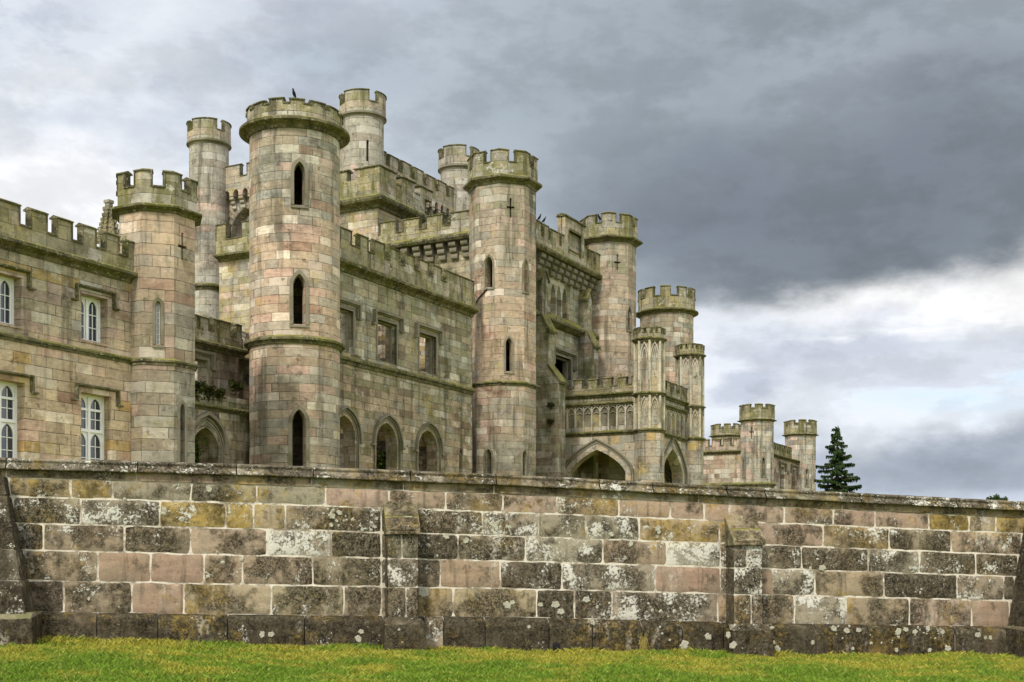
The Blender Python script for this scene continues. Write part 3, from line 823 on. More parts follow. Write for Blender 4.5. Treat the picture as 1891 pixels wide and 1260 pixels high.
# merlons: photo edges on this plane
mer = [(-75, -40), (-15, 31), (50, 81), (98, 128.6), (146, 172), (188, 214), (229, 257)]
battlement(WF, s0, s1, zcor+.06, zc_sill-.02, ztop_w-.1, 0, wing, out=.14, ms=[(u_at(a, VW), u_at(b, VW)) for a, b in mer], th=.12)
def traceried(a, b, z0, z1, low, parent):
    """white two light window with pointed heads, set back in its reveal"""
    o = -.40; w_ = b-a; root = MB(); gl = MB()
    fw = .07; path = WF
    sweep(root, path, a, b, boxp(o-.04, o+.08, z0, z0+.09)); sweep(root, path, a, b, boxp(o-.04, o+.06, z1-.06, z1))
    for q in (a, b-fw): sweep(root, path, q, q+fw, boxp(o-.04, o+.07, z0+.09, z1-.06))
    m_ = (a+b)/2; sweep(root, path, m_-.05, m_+.05, boxp(o-.04, o+.08, z0+.09, z1-.06))
    heads = [(z1-.06, z0+.09)] if not low else [(z0+(z1-z0)*.52, z0+.09), (z1-.06, z0+(z1-z0)*.56)]
    if low: sweep(root, path, a+fw, b-fw, boxp(o-.04, o+.085, z0+(z1-z0)*.52, z0+(z1-z0)*.56))
    for lc0, lc1 in ((a+fw, m_-.05), (m_+.05, b-fw)):
        hw = (lc1-lc0)/2; sc = (lc0+lc1)/2
        for (zt, zb) in heads:
            ar = arch(sc, hw-.05, zb, zt-hw*1.35, zt-.03, 6)
            # spandrel panel above the head as a white plate with the arched hole
            wall(root, path, lc0, lc1, zb, zt, [ar], off=o+.03, depth=.05)
            sweep(root, path, sc-.013, sc+.013, boxp(o-.01, o+.025, zb, zt-.12))
            nb = 3 if not low else 3
            for k in range(1, nb):
                zz = zb+(zt-zb)*k/nb*(.95); sweep(root, path, lc0, lc1, boxp(o-.01, o+.025, zz-.013, zz+.013))
        if low:   # transom bar under the head of the upper lights
            zz = heads[1][0]-hw*1.6; sweep(root, path, lc0, lc1, boxp(o-.01, o+.06, zz-.03, zz+.03))
    gl.quad([at(path, a, o, z0), at(path, b, o, z0), at(path, b, o, z1), at(path, a, o, z1)])
    wd = root.build('window', M['white'], castle)
    gl.build('pane', M['glass'], wd)
    st = MB(); label_hood(st, path, a-.20, b+.22, z1+.20, .50, .055, .12)
    st.build('hood_mould', M['trim'], wd)
    sl = MB(); sweep(sl, path, a, b, [(-.38, z0-.08), (.03, z0-.08), (.03, z0-.03), (-.38, z0+.004)]); sl.build('sill', M['wing'], wd)
    return wd
for a, b, z0, z1, low in wins: traceried(a, b, z0, z1, low, wing)
# return wall and inside of the wing, closing the room behind the glass
mb = MB(); wall(mb, Front(VW-6), s0, s1, GZ-1, zcor); mb.quad([(*C(s0, VW)[:2], zcor-.2), (*C(s1, VW)[:2], zcor-.2), (*C(s1, VW-8)[:2], zcor-.2), (*C(s0, VW-8)[:2], zcor-.2)])
mb.build('wing_roof', M['wing'], wing)

# pinnacle rising behind the wing's battlement
def pinnacle():
    v = VW-4.; u = u_at(201, v); c = C(u, v); zb = Zp(450, c); zt = Zp(371, c); mb = MB()
    o = Oct(Vector((c.x, c.y, 0)), .34); H = zt-zb
    for k in range(8):
        a0, a1 = o.bps[k], o.bps[k+1]
        mb.quad([at(o, a0, 0, zcor-1), at(o, a1, 0, zcor-1), at(o, a1, 0, zb), at(o, a0, 0, zb)])
        mb.quad([at(o, a0, 0, zb), at(o, a1, 0, zb), at(o, a1, -.28, zt-.25), at(o, a0, -.28, zt-.25)])
        for j in range(7):
            f = j/7; r = .34*(1-f)*.95+.05; p = o.P(a0, r-.34); zz = zb+(H-.3)*(f+.05)
            dv = Vector((p.x-c.x, p.y-c.y, 0)).normalized()
            mb.box((p.x, p.y, zz), dv*.075, Vector((-dv.y, dv.x, 0))*.05, (0, 0, .06))
            mb.box((p.x+dv.x*.05, p.y+dv.y*.05, zz+.07), dv*.05, Vector((-dv.y, dv.x, 0))*.04, (0, 0, .035))
    for dz_, rr in ((-.30, .16), (-.16, .10), (-.04, .13)):
        mb.box((c.x, c.y, zt+dz_), A*rr, N*rr, (0, 0, .055))
    return mb.build('pinnacle', M['battlement'], castle, 'small crocketed gothic pinnacle behind the wing battlement')
pinnacle()

# ------------------------------------------------------------------ damp link between the octagon and the great round tower
VL = -1.07*D; LF = Front(VL)
s0, s1 = u_at(338, VL), u_at(441, VL)
zl = lambda px, py: zof(LF, px, py)
hL = rect(u_at(345, VL), u_at(382, VL), zl(365, 716), zl(370, 664))
mb = MB(); zl_c = zl(400, 640)
wall(mb, LF, s0, s1, GZ-1, zl_c, [hL], depth=.5)
ls = Side(s1+.0, ); sv0 = VL
wall(mb, Far(s1), -VL, -VL+1.2, GZ-1, zl_c)
wall(mb, Front(VL-1.2), s1, u_at(500, VL-1.2), GZ-1, zl_c)
link = mb.build('link_wall', M['bat_dark'], castle, 'low damp green wall between the octagonal tower and the great round tower')
cornice(LF, s0, s1+.3, zl_c-.25, zl_c+.15, .30, link)
cornice(Front(VL-1.2), s1, u_at(500, VL-1.2), zl_c-.25, zl_c+.15, .30, link)
battlement(LF, s0, s1+.1, zl_c+.1, zl(400, 613), zl(400, 592)-.05, 3, link, out=.15, gap=.3, ms=[(u_at(352, VL), u_at(360, VL)), (u_at(363, VL), u_at(380, VL)), (u_at(389, VL), u_at(420, VL)), (u_at(430, VL), s1)])
mb = MB(); label_hood(mb, LF, hL[0][0]-.2, hL[2][0]+.25, hL[1][1]+.25, .6); ribbon(mb, LF, hL, .1, 0, .06); mb.build('window_surround', M['mould'], link)
# projecting lower storey
VLL = VL+1.5; LL = Front(VLL); s0, s1 = u_at(330, VLL), u_at(462, VLL)
zz = lambda px, py: zof(LL, px, py)
aC, aR = u_at(380, VLL), u_at(404, VLL); hwL = aR-aC
hA = arch(aC, hwL, GZ-1, zz(400, 835), zz(382, 790))
mb = MB(); wall(mb, LL, s0, s1, GZ-1, zz(420, 760), [hA], depth=1.0)
low = mb.build('arcade_wall', M['bat_dark'], link)
mb = MB()
for k, (wd, o1) in enumerate(((.10, .16),)): ribbon(mb, LL, arch(aC, hwL+.32, zz(400, 838), zz(400, 835), zz(382, 790)+.48), .12, 0, .18)
for k in range(3): ribbon(mb, LL, arch(aC, hwL+.06+.09*k, GZ, zz(400, 835), zz(382, 790)+.08+.13*k), .05, -.12+.05*k, .0+.03*k)
mb.build('arch_moulding', M['mould'], link)
cornice(LL, s0, s1, zz(420, 764), zz(420, 752), .22, link)
mb = MB(); sweep(mb, LL, s0, s1, boxp(-1.5, .05, zz(420, 754), zz(420, 733)));  mb.build('parapet', M['bat_dark'], link)
mb = MB(); wall(mb, Front(VLL-3.), s0-2, s1+2, GZ-1, zz(420, 700)); mb.build('inner_wall', M['rubble'], link)

# ------------------------------------------------------------------ main wall
VM = -D; MF = Front(VM); s0, s1 = u_at(560, VM), u_at(872, VM)
zm = lambda px, py: zof(MF, px, py)
zcm = zm(745, 528); ztm = zm(745, 467); zcrm = zm(745, 492); zstm = zm(745, 687)
mrect = []; z0_, z1_ = zm(772, 684), zm(775, 614)
for a, b in ((611, 652), (697, 732), (774, 805)): mrect.append(rect(u_at(a, VM), u_at(b, VM), z0_, z1_))
march = []
for a, b, py in ((616, 656, 768), (695, 733, 781), (773, 808, 797)):
    ua, ub = u_at(a, VM), u_at(b, VM); march.append(((ua+ub)/2, (ub-ua)/2))
zap = zm(714, 781); zsp = zap-.98
bl = u_at(851, VM)
mh = [arch(c_, h_, GZ-1, zsp, zap) for c_, h_ in march]
mb = MB(); blind = arch(bl, .18, GZ, zm(851, 840), zm(851, 829))
wall(mb, MF, s0, s1, GZ-1, zcm, mrect+mh+[blind], depth=.62)
mw = mb.build('main_wall', M['main'], castle, 'long grey wall with three empty square windows over three empty pointed ones')
q = MB(); q.quad([at(MF, a, -.3, z) for a, z in blind]); q.build('blind_panel', M['main'], mw)
for hh in mrect:
    q = MB(); a, b = hh[0][0], hh[2][0]
    label_hood(q, MF, a-.30, b+.30, hh[1][1]+.30, .62, .10, .2)
    ribbon(q, MF, [(a, hh[0][1]), (a, hh[1][1]), (b, hh[1][1]), (b, hh[0][1])], .10, -.12, .03)
    ribbon(q, MF, [(a-.0, hh[0][1]), (a-.0, hh[1][1]+.0), (b+.0, hh[1][1]+.0), (b+.0, hh[0][1])], .07, -.35, -.24, side=-1)
    q.build('window_surround', M['mould'], mw)
for c_, h_ in march:
    q = MB()
    ribbon(q, MF, arch(c_, h_+.25, zsp-.1, zsp, zap+.33), .09, 0, .17)
    for e in (-1, 1): q.box(tuple(MF.P(c_+e*(h_+.36), .08))[:2]+(zsp-.12,), A*.13, N*.1, (0, 0, .05))
    for k in range(3): ribbon(q, MF, arch(c_, h_+.02+.08*k, GZ, zsp, zap+.03+.10*k), .045, -.18+.06*k, -.04+.06*k)
    q.build('arch_surround', M['mould'], mw)
string(MF, s0, s1, zstm, mw, .2, .3)
cornice(MF, s0, s1, zcm-.35, zcm+.2, .42, mw)
n = 7
ms = [(u_at(a, VM), u_at(b, VM)) for a, b in ((560, 607), (620, 642), (656, 673), (684, 703), (712, 731), (740, 758), (767, 784), (792, 808), (817, 868))]
battlement(MF, s0, s1, zcm+.1, zcrm, ztm-.1, n, mw, out=.22, ms=ms, th=.05)
# wall seen through the openings: inner rubble walls, open to the sky
mb = MB(); wall(mb, Front(VM-5.2), u_at(600, VM), s1+9, GZ-1, zcm-2.6); wall(mb, Side(1.885*D+.3), -D-5.2, -D-.62, GZ-1, zcm-.6)
for px_ in (652, 733, 805): uu_ = u_at(px_, VM)+.85; wall(mb, Side(uu_), -D-5.2, -D-.62, GZ-1, zcm-.35-.1*(px_ % 3)); wall(mb, Far(uu_+.45), D+.62, D+5.2, GZ-1, zcm-.35-.1*(px_ % 3))
mb.build('inner_wall', M['rubble'], mw, 'rough rubble inner wall seen through the empty windows')
mb = MB(); wall(mb, Back(VM-.62), -s1, -s0, GZ-1, zcm, [[(-a, z) for a, z in h] for h in mrect+mh], depth=0.0)
mb.build('wall_back', M['rubble'], mw)

# ------------------------------------------------------------------ entrance block
UE = 1.885*D; ES = Side(UE); EF = Front(-D)
ze = lambda py: Zp(py, C(u_at(985, -D), -D))
zcr_e = ze(432); zt_e = ze(412); zc_e = ze(458)
va, vb = v_at(700, UE), -D+.3
mb = MB(); wall(mb, ES, va, vb, GZ-1, zc_e)
lan = []
for a, b, p0, p1 in ((1016.5, 1026.5, 583, 523), (1028, 1036.5, 588, 527), (1038, 1047, 592, 532), (1092, 1097, 610, 556)):
    ua, ub = u_at(a, -D), u_at(b, -D); lan.append(arch((ua+ub)/2, (ub-ua)/2, zof(EF, a, p0), zof(EF, a, p1)-.9, zof(EF, (a+b)/2, p1)))
wr = rect(u_at(1022, -D), u_at(1054, -D), zof(EF, 1022, 712), zof(EF, 1022, 654))
ue1 = u_at(1126, -D)
wall(mb, EF, UE, ue1, GZ-1, zc_e, lan+[wr], depth=.55)
wall(mb, Back(-D-.236*D), -ue1, -UE, GZ-1, zc_e)
wall(mb, Far(ue1), D, D*1.236, GZ-1, zc_e)
mb.quad([(*C(UE, -D)[:2], zc_e-.3), (*C(ue1, -D)[:2], zc_e-.3), (*C(ue1, -D*1.236)[:2], zc_e-.3), (*C(UE, -D*1.236)[:2], zc_e-.3)])
eb = mb.build('entrance_block', M['main'], castle, 'tall entrance block on heavy corbels between the two octagonal towers')
for h in lan: q = MB(); q.quad([at(EF, a, -.5, z) for a, z in h], [(a, z) for a, z in h]); q.build('blind_panel', M['main'], eb)
q = MB(); label_hood(q, EF, wr[0][0]-.2, wr[2][0]+.35, wr[1][1]+.28, .9, .12, .25); ribbon(q, EF, wr, .14, -.2, .05); 
ribbon(q, EF, wr, .10, -.4, -.22, side=-1); q.build('window_surround', M['mould'], eb)
PRJ = .55
def corbels(path, s0, s1, n, zt, h, proj, parent, w=.5, name='corbel_table'):
    mb = MB()
    for i in range(n):
        s = s0+(s1-s0)*(i+.5)/n; hw = (s1-s0)/n*w/2
        for k in range(3):
            o = proj*(1-.27*k)*.95; dz = h/3; z1_ = zt-dz*k
            sweep(mb, path, s-hw, s+hw, [(-.02, z1_-dz*.96), (o*.72, z1_-dz*.96), (o*.93, z1_-dz*.8), (o, z1_-dz*.5), (o*.93, z1_-dz*.2), (o*.8, z1_), (-.02, z1_)])
    return mb.build(name, M['mould'], parent)
corbels(EF, u_at(984, -D), u_at(1119, -D), 12, zc_e-.22, 1.0, PRJ, eb, .62)
corbels(ES, v_at(722, UE), v_at(876, UE), 7, zc_e-.22, .95, PRJ, eb, .55)
for path, a, b in ((ES, va, vb), (EF, UE+1., ue1)):
    m2 = MB(); sweep(m2, path, a, b, [(0, zc_e-.22), (PRJ+.08, zc_e-.22), (PRJ+.18, zc_e-.1), (PRJ+.18, zc_e+.02), (PRJ, zc_e+.18), (0, zc_e+.18)]); m2.build('cornice', M['trim'], eb)
ms = [(v_at(a, UE), v_at(b, UE)) for a, b in ((712, 741), (754, 784), (797, 827), (841, 880))]
battlement(ES, va, vb, zc_e+.1, zcr_e-.1, zt_e-.12, 4, eb, out=PRJ, th=.32-PRJ, ms=ms)
ms = [(u_at(a, -D), u_at(b, -D)) for a, b in ((966, 984.), (987, 997), (1001, 1018), (1020.5, 1027), (1062, 1069), (1072, 1082), (1085, 1099), (1103, 1120))]
battlement(EF, UE+1., ue1, zc_e+.1, zcr_e-.1, zt_e-.12, 4, eb, out=PRJ, th=.32-PRJ, ms=ms)
# raised panel at the middle of the battlement
pa, pb = u_at(1026, -D), u_at(1062, -D); mb = MB(); zpt = ze(378)
hp = rect(pa+.55, pb-.55, zc_e+.4, zpt-.75)
wall(mb, EF, pa, pb, zc_e+.1, zpt, [hp], off=PRJ+.06, depth=.14, back=True)
sweep(mb, EF, pa, pb, boxp(PRJ-.42, PRJ-.12, zc_e+.12, zpt))
mb.quad([at(EF, pa, PRJ-.2, zc_e+.1), at(EF, pa, PRJ+.06, zc_e+.1), at(EF, pa, PRJ+.06, zpt), at(EF, pa, PRJ-.2, zpt)])
mb.quad([at(EF, pb, PRJ-.2, zc_e+.1), at(EF, pb, PRJ+.06, zc_e+.1), at(EF, pb, PRJ+.06, zpt), at(EF, pb, PRJ-.2, zpt)])
rp = mb.build('raised_panel', M['bat_clean'], eb)
mb = MB(); sweep(mb, EF, pa-.1, pb+.1, [(PRJ-.5, zpt), (PRJ+.18, zpt), (PRJ+.18, zpt+.08), (PRJ-.15, zpt+.18), (PRJ-.5, zpt+.08)])
ribbon(mb, EF, [hp[1], hp[2]], .14, PRJ-.02, PRJ+.18); ribbon(mb, EF, hp, .07, PRJ, PRJ+.10); mb.build('coping', M['trim'], eb)

# stepped buttresses on the entrance front
def stage_buttress(u0, u1, zs, pr, parent):
    """zs: heights of the set-offs from the top, pr: projections of the stages"""
    mb = MB(); cp = MB(); path = EF; caps_ = []
    z_top = zs[0]; p0 = pr[0]; um = (u0+u1)/2
    gab = .62
    # gabled head
    sweep(mb, path, u0, u1, boxp(-.1, p0, zs[1]-.2, z_top))
    for (a, b) in ((u0-.08, um), (u1+.08, um)):
        q = [at(path, a, -.05, z_top-.05), at(path, a, p0+.1, z_top-.05), at(path, b, p0+.1, z_top+gab), at(path, b, -.05, z_top+gab)]
        cp.quad(q if a < b else q[::-1]); r_ = [(x, y, zz_-.14) for x, y, zz_ in q]; cp.quad(r_ if a > b else r_[::-1])
        cp.quad([q[1], q[2], r_[2], r_[1]]); cp.quad([q[0], q[1], r_[1], r_[0]])
    mb.quad([at(path, u0, p0, z_top), at(path, u1, p0, z_top), at(path, um, p0, z_top+gab-.08)], [(u0, z_top), (u1, z_top), (um, z_top+gab)])
    for k in range(1, len(pr)):
        zt = zs[k]; zb = zs[k+1] if k+1 < len(zs) else GZ-1; zdrop = .85
        sweep(mb, path, u0-.02*k, u1+.02*k, [(-.1, zb-.2), (pr[k], zb-.2), (pr[k], zt-zdrop), (pr[k-1]-.02, zt), (-.1, zt)])
        c2 = MB(); caps_.append(c2); sweep(c2, path, u0-.1, u1+.1, [(pr[k]+.12, zt-zdrop-.16), (pr[k]+.16, zt-zdrop-.02), (pr[k-1]-.02, zt+.16), (pr[k-1]-.02, zt+.02), (pr[k]-.02, zt-zdrop-.03)])
    o = mb.build('buttress', M['buttress'], parent); cp.build('gable_coping', M['trim'], parent)
    for c2 in caps_: c2.build('weathering', M['trim'], parent)
    return o
def zb_(px, py): return zof(EF, px, py)
ub_ = u_at(1068, -D); q0 = v_at(1084.7, ub_)+D; q1 = v_at(1096, ub_)+D; q2 = q1*1.65
def Zq(px, py, u, p): return Zp(py, EF.P(u, p))
ua_, uz_ = u_at(1001, -D+q0), u_at(1012, -D+q0)
stage_buttress(ua_, uz_, [Zq(0, 512, ua_, q0), Zq(0, 583, ua_, q0), Zq(0, 677, ua_, q1)], [q0, q1, q2], eb)
stage_buttress(ub_, u_at(1093.4, -D+q0), [Zq(0, 550, ub_, q0), Zq(0, 614, ub_, q0)], [q0, q1], eb)
mb = MB(); zz_ = zb_(1045, 600)
sweep(mb, EF, UE+1, ue1, [(0, zz_-.45), (.15, zz_-.45), (.5, zz_-.25), (.5, zz_-.12), (0, zz_+.35)]); mb.build('string_course', M['trim'], eb)

# ------------------------------------------------------------------ the porch
UP = 2.104*D; PS = Side(UP); VPF = v_at(1199, UP); PF = Front(VPF)
zp = lambda py: Zp(py, C(UP, VPF))
UP2 = u_at(1276, VPF)
root = MB()
zA = zp(796)     # string above the arches
vm0 = -D
sc_, hw_ = (v_at(1050, UP)+v_at(1155, UP))/2, (v_at(1155, UP)-v_at(1050, UP))/2
side_arch = arch(sc_, hw_, GZ-1, zp(880)+.2, zp(826), 9)
wall(root, PS, vm0, VPF, GZ-1, zA, [side_arch], depth=.7)
fa, fb = u_at(1223, VPF), u_at(1260, VPF)
front_arch = arch((fa+fb)/2+.1, (fb-fa)/2, GZ-1, zof(PF, 1255, 880), zof(PF, 1240, 828), 9)
wall(root, PF, UP, UP2, GZ-1, zA, [front_arch], depth=.7)
far_arch = [(-a, z) for a, z in side_arch]
wall(root, Far(UP2), -VPF, -vm0, GZ-1, zA, [far_arch], depth=.7); wall(root, Far(UP2), -VPF, -vm0, zA, zp(716)+.3)
for hh in (1,):
    wall(root, PS, vm0, VPF, zA, zp(716), off=-.10); wall(root, PF, UP, UP2, zA, zp(716), off=-.10)
# inside faces and vault
wall(root, Far(UP+.7), -VPF, -vm0, GZ-1, zA, [[(-a, z) for a, z in side_arch]], depth=0.)
wall(root, Back(VPF-.7), -UP2, -UP, GZ-1, zA, [[(-a, z) for a, z in front_arch]], depth=0.)
wall(root, Side(UP2-.7), vm0, VPF, GZ-1, zA, [side_arch], depth=0.)
root.quad([(*C(UP, vm0)[:2], zA+.1), (*C(UP2, vm0)[:2], zA+.1), (*C(UP2, VPF)[:2], zA+.1), (*C(UP, VPF)[:2], zA+.1)])
root.quad([(*C(UP, vm0)[:2], zp(716)-.4), (*C(UP2, vm0)[:2], zp(716)-.4), (*C(UP2, VPF)[:2], zp(716)-.4), (*C(UP, VPF)[:2], zp(716)-.4)])
porch = root.build('porch', M['porch'], castle, 'carved gothic carriage porch with traceried panels, wide arches and two slender battlemented piers')
# mouldings round the arches, stepping in
q = MB()
for k in range(4):
    ribbon(q, PS, arch(sc_, hw_+.02+.16*k, GZ, zp(880)+.2, zp(826)+.02+.18*k, 9), .08, -.3+.09*k, -.14+.09*k)
    ribbon(q, PF, arch((fa+fb)/2+.1, (fb-fa)/2+.02+.16*k, GZ, zof(PF, 1255, 880), zof(PF, 1240, 828)+.02+.2*k, 9), .08, -.3+.09*k, -.14+.09*k)
q.build('arch_moulding', M['mould'], porch)
q = MB()   # vault ribs and an inner arch against the far walls
ic = (vm0+VPF)/2
for k in range(3):
    ribbon(q, Side(UP2-.7), arch(ic+.2, hw_*.8+.2*k, GZ, zp(880), zp(840)+.25*k, 8), .1, 0, .10+.05*k)
    ribbon(q, Front(vm0), arch((UP+UP2)/2, 1.7+.22*k, GZ, zp(880), zp(840)+.25*k, 8), .1, 0, .10+.05*k)
q.build('vault_rib', M['mould'], porch)
q = MB(); sweep(q, Side(UP2-.7), ic-hw_*.75, ic+hw_*.75+.2, boxp(0, .05, GZ-1, zp(884))); 
# panelled band
def panels(path, s0, s1, z0, z1, n, q, off=-.10, rw=.07):
    pitch = (s1-s0)/n
    for i in range(n+1): s = s0+pitch*i; sweep(q, path, s-rw*.6, s+rw*.6, boxp(off-.02, .03, z0, z1))
    for i in range(n):
        c_ = s0+pitch*(i+.5); hw = pitch/2-rw*.6
        ar = arch(c_, hw, z0, z1-hw*2.1, z1-.12, 5)[1:-1]
        ribbon(q, path, ar, rw*.8, off, .015)
        ar2 = arch(c_, hw*.62, z0, z1-hw*2.3, z1-.45, 4)[1:-1]; ribbon(q, path, ar2, rw*.45, off, -.02)
def lattice(path, s0, s1, z0, z1, n, q, off=-.10):
    pitch = (s1-s0)/n
    for i in range(n+1): s = s0+pitch*i; sweep(q, path, s-.03, s+.03, boxp(off-.02, .01, z0, z1))
    for i in range(n):
        a, b = s0+pitch*i, s0+pitch*(i+1); m_ = (z0+z1)/2; c_ = (a+b)/2
        ribbon(q, path, [(a+.03, m_), (c_, z1-.02), (b-.03, m_), (c_, z0+.02)], .035, off, -.01, side=-1, closed=True)
    sweep(q, path, s0, s1, boxp(off-.02, .0, (z0+z1)/2-.02, (z0+z1)/2+.02))
q = MB(); zfr0, zfr1, zar1 = zp(739), zp(727), zp(742)
panels(PS, vm0+.1, VPF-.4, zA+.15, zar1, 10, q); panels(PF, UP+.4, UP2-.5, zA+.15, zar1, 8, q)
lattice(PS, vm0+.1, VPF-.4, zfr0, zfr1, 22, q); lattice(PF, UP+.4, UP2-.5, zfr0, zfr1, 14, q)
q.build('tracery', M['rib'], porch)
for py, o_ in ((796, .2), (741, .16), (724, .22)):
    string(PS, vm0, VPF, zp(py)+.1, porch, o_, .22, inn=-.1); string(PF, UP, UP2, zp(py)+.1, porch, o_, .22, inn=-.1)
q = MB(); q2 = MB()
wall(q, PS, vm0, VPF, zA, zfr1, off=-.095); wall(q, PF, UP, UP2, zA, zfr1, off=-.095); q.build('panel_field', M['panel'], porch)
zb0, zb1, zb2 = zp(724), zp(706), zp(694)
battlement(PS, vm0, VPF-.3, zb0, zb1, zb2, 6, porch, out=.05, th=.3, gap=.36, caph=.1, capo=.05)
battlement(PF, UP+.3, UP2-.3, zb0, zb1, zb2, 6, porch, out=.05, th=.3, gap=.36, caph=.1, capo=.05)
def pier(px, v, half, rows, label):
    c = circ_center(px, v); P = Oct(Vector((c.x, c.y, 0)), half/F*c.y/1.04)
    z = lambda py: pz(P, px, py)
    top, crn, cor, r1, r2 = rows
    mb = MB(); wall(mb, P, P.lo, P.hi, GZ-1, z(r2)); wall(mb, P, P.lo, P.hi, z(r2), z(cor), off=-.10)
    mb.quad([at(P, q_, -.02, z(cor)) for q_ in P.bps[:-1]])
    o = mb.build('pier', M['porch'], porch, label)
    q = MB()
    for k in range(8):
        s = P.bps[k]
        for zz0, zz1 in ((z(r2)+.1, z(r1)), (z(r1)+.1, z(cor))):
            p = P.P(s, -.02); q.tube([(p.x, p.y, zz0), (p.x, p.y, zz1)], .075, 6)
            cc = s+P.L/2; ar = arch(cc, P.L/2-.1, zz0, zz1-.95, zz1-.2, 5)
            ribbon(q, P, ar, .05, -.12, -.01); 
            ribbon(q, P, arch(cc, (P.L/2-.1)*.6, zz0, zz1-1.05, zz1-.5, 4)[1:-1], .035, -.12, -.04)
    q.build('tracery', M['rib'], porch)
    for py in (r1, r2): string(P, P.lo, P.hi, z(py)+.12, porch, .14, .2, inn=-.1)
    cornice(P, P.lo, P.hi, z(cor)-.12, z(cor)+.18, .16, porch)
    battlement(P, P.lo, P.hi, z(cor)+.1, z(crn), z(top)-.08, 16, porch, th=.25, out=.05, gap=.34, caph=.08, capo=.035, start=.25)
    return P
pier(1199, VPF, 26.5, (602, 611, 626, 727, 795), 'nearer slender octagonal pier at the porch corner')
PP2 = pier(1274, v_at(1274, u_at(1274, VPF)), 24, (633, 641, 656, 752, 811), 'farther slender octagonal pier of the porch')
# small carved finial on the porch battlement
c = C(UP+.2, v_at(1141, UP)); mb = MB(); zf = zp(700); mb.box((c.x, c.y, zf), A*.12, N*.2, (0, 0, .25)); mb.quad([(c.x-.2, c.y, zf+.25), (c.x+.2, c.y, zf+.25), (c.x, c.y, zf+.5)])
mb.box((c.x, c.y, zf+.3), A*.1, N*.12, (0, 0, .14)); mb.build('finial', M['battlement'], porch)

# ------------------------------------------------------------------ far wing, beyond the porch
far = tag(empty('castle_wing', C(3.3*D, -.98*D, GZ)), 'distant pinkish castle block with three battlemented towers right of the porch', 'castle wing')
VF = -.95*D
def far_tower(px, v, half, rows, label, holes=()):
    c = circ_center(px, v); P = Oct(Vector((c.x, c.y, 0)), half/F*c.y/1.04)
    hs = []; inf = []
    for h in holes:
        if len(h) == 4: a, b = lancet(P, *h); hs.append(a); inf.append(b)
        else: hs.append(cross_hole(P, *h))
    t = tower('far_tower', P, 'far_tower', far, px, rows[2], hs, label=label)
    for i in inf: surround(P, i, .12, .04, t)
    top_of(P, px, 0, rows[2]+3, rows[2]-1, rows[1], rows[0], .28, 8, t, gap=.36, start=.5, bat_out=.1, th=.2)
    return P, t
pf1, tf1 = far_tower(1398, VF, 29, (744, 753, 774), 'nearest tower of the distant block with a cross shaped slit', [(1410, 879, 845, 4.5), (1388, 811, 788, 798, 4.5), (1374, 880, 848, 2.5)])
string(pf1, pf1.lo, pf1.hi, pz(pf1, 1398, 892), tf1, .2, .3)
pf2, tf2 = far_tower(1478, VF, 27, (774, 783, 801), 'rightmost tower of the distant block beside the fir tree', [(1490, 897, 866, 4)])
c3 = tc(1341, 3.95*D); 
P = Oct(c3, 25.5/F*c3.y/1.04); tf3 = tower('far_tower', P, 'far_tower', far, 1341, 803, label='small tower at the back of the distant block')
top_of(P, 1341, 0, 806, 802, 790, 781, .28, 8, tf3, gap=.36, start=.5, bat_out=.1)
UF = u_at(1396, VF); FS = Side(UF); FF = Front(VF)
zf_ = lambda py: Zp(py, C(UF, VF))
mb = MB()
wall(mb, FS, -1.45*D, VF, GZ-1, zf_(832))
fw_ = [rect(u_at(a, VF), u_at(b, VF), zof(FF, a, 905), zof(FF, (a+b)/2, p)) for a, b, p in ((1440, 1448, 862), (1461.5, 1469.5, 867))]
fw_.append(rect(u_at(1426.5, VF), u_at(1428.5, VF), zof(FF, 1428, 862), zof(FF, 1428, 853)))
wall(mb, FF, UF, u_at(1478, VF), GZ-1, zf_(832), fw_, depth=.5)
mb.quad([(*C(UF, VF)[:2], zf_(833)), (*C(u_at(1478, VF), VF)[:2], zf_(833)), (*C(u_at(1478, VF), -1.45*D)[:2], zf_(833)), (*C(UF, -1.45*D)[:2], zf_(833))])
fwl = mb.build('wall', [M['far']], far)
for h in fw_[:2]: q = MB(); label_hood(q, FF, h[0][0]-.2, h[2][0]+.2, h[1][1]+.3, .7, .12, .2); q.build('hood_mould', M['mould'], fwl)
q = MB(); wall(q, Front(VF-2.5), UF+.5, u_at(1478, VF), GZ-1, zf_(860)); q.build('inner_wall', M['rubble'], fwl)
cornice(FS, -1.45*D, VF, zf_(836), zf_(829), .35, fwl); cornice(FF, UF, u_at(1478, VF), zf_(836), zf_(829), .35, fwl)
sa = v_at(1290, UF)
battlement(FS, sa-3, VF, zf_(830), zf_(817)-.1, zf_(806)-.12, 7, fwl, mat='far', gap=.22, out=.12, ms=[(v_at(a, UF), v_at(b, UF)) for a, b in ((1255, 1270), (1275, 1294), (1297, 1309.5), (1315.5, 1331), (1336, 1350), (1355, 1369))])
battlement(FF, UF, u_at(1460, VF), zf_(830), zf_(817)-.1, zf_(806)-.12, 14, fwl, gap=.36, out=.12)
string(FS, -1.45*D, VF, zf_(892), fwl, .2, .3)
exec_marker = 0

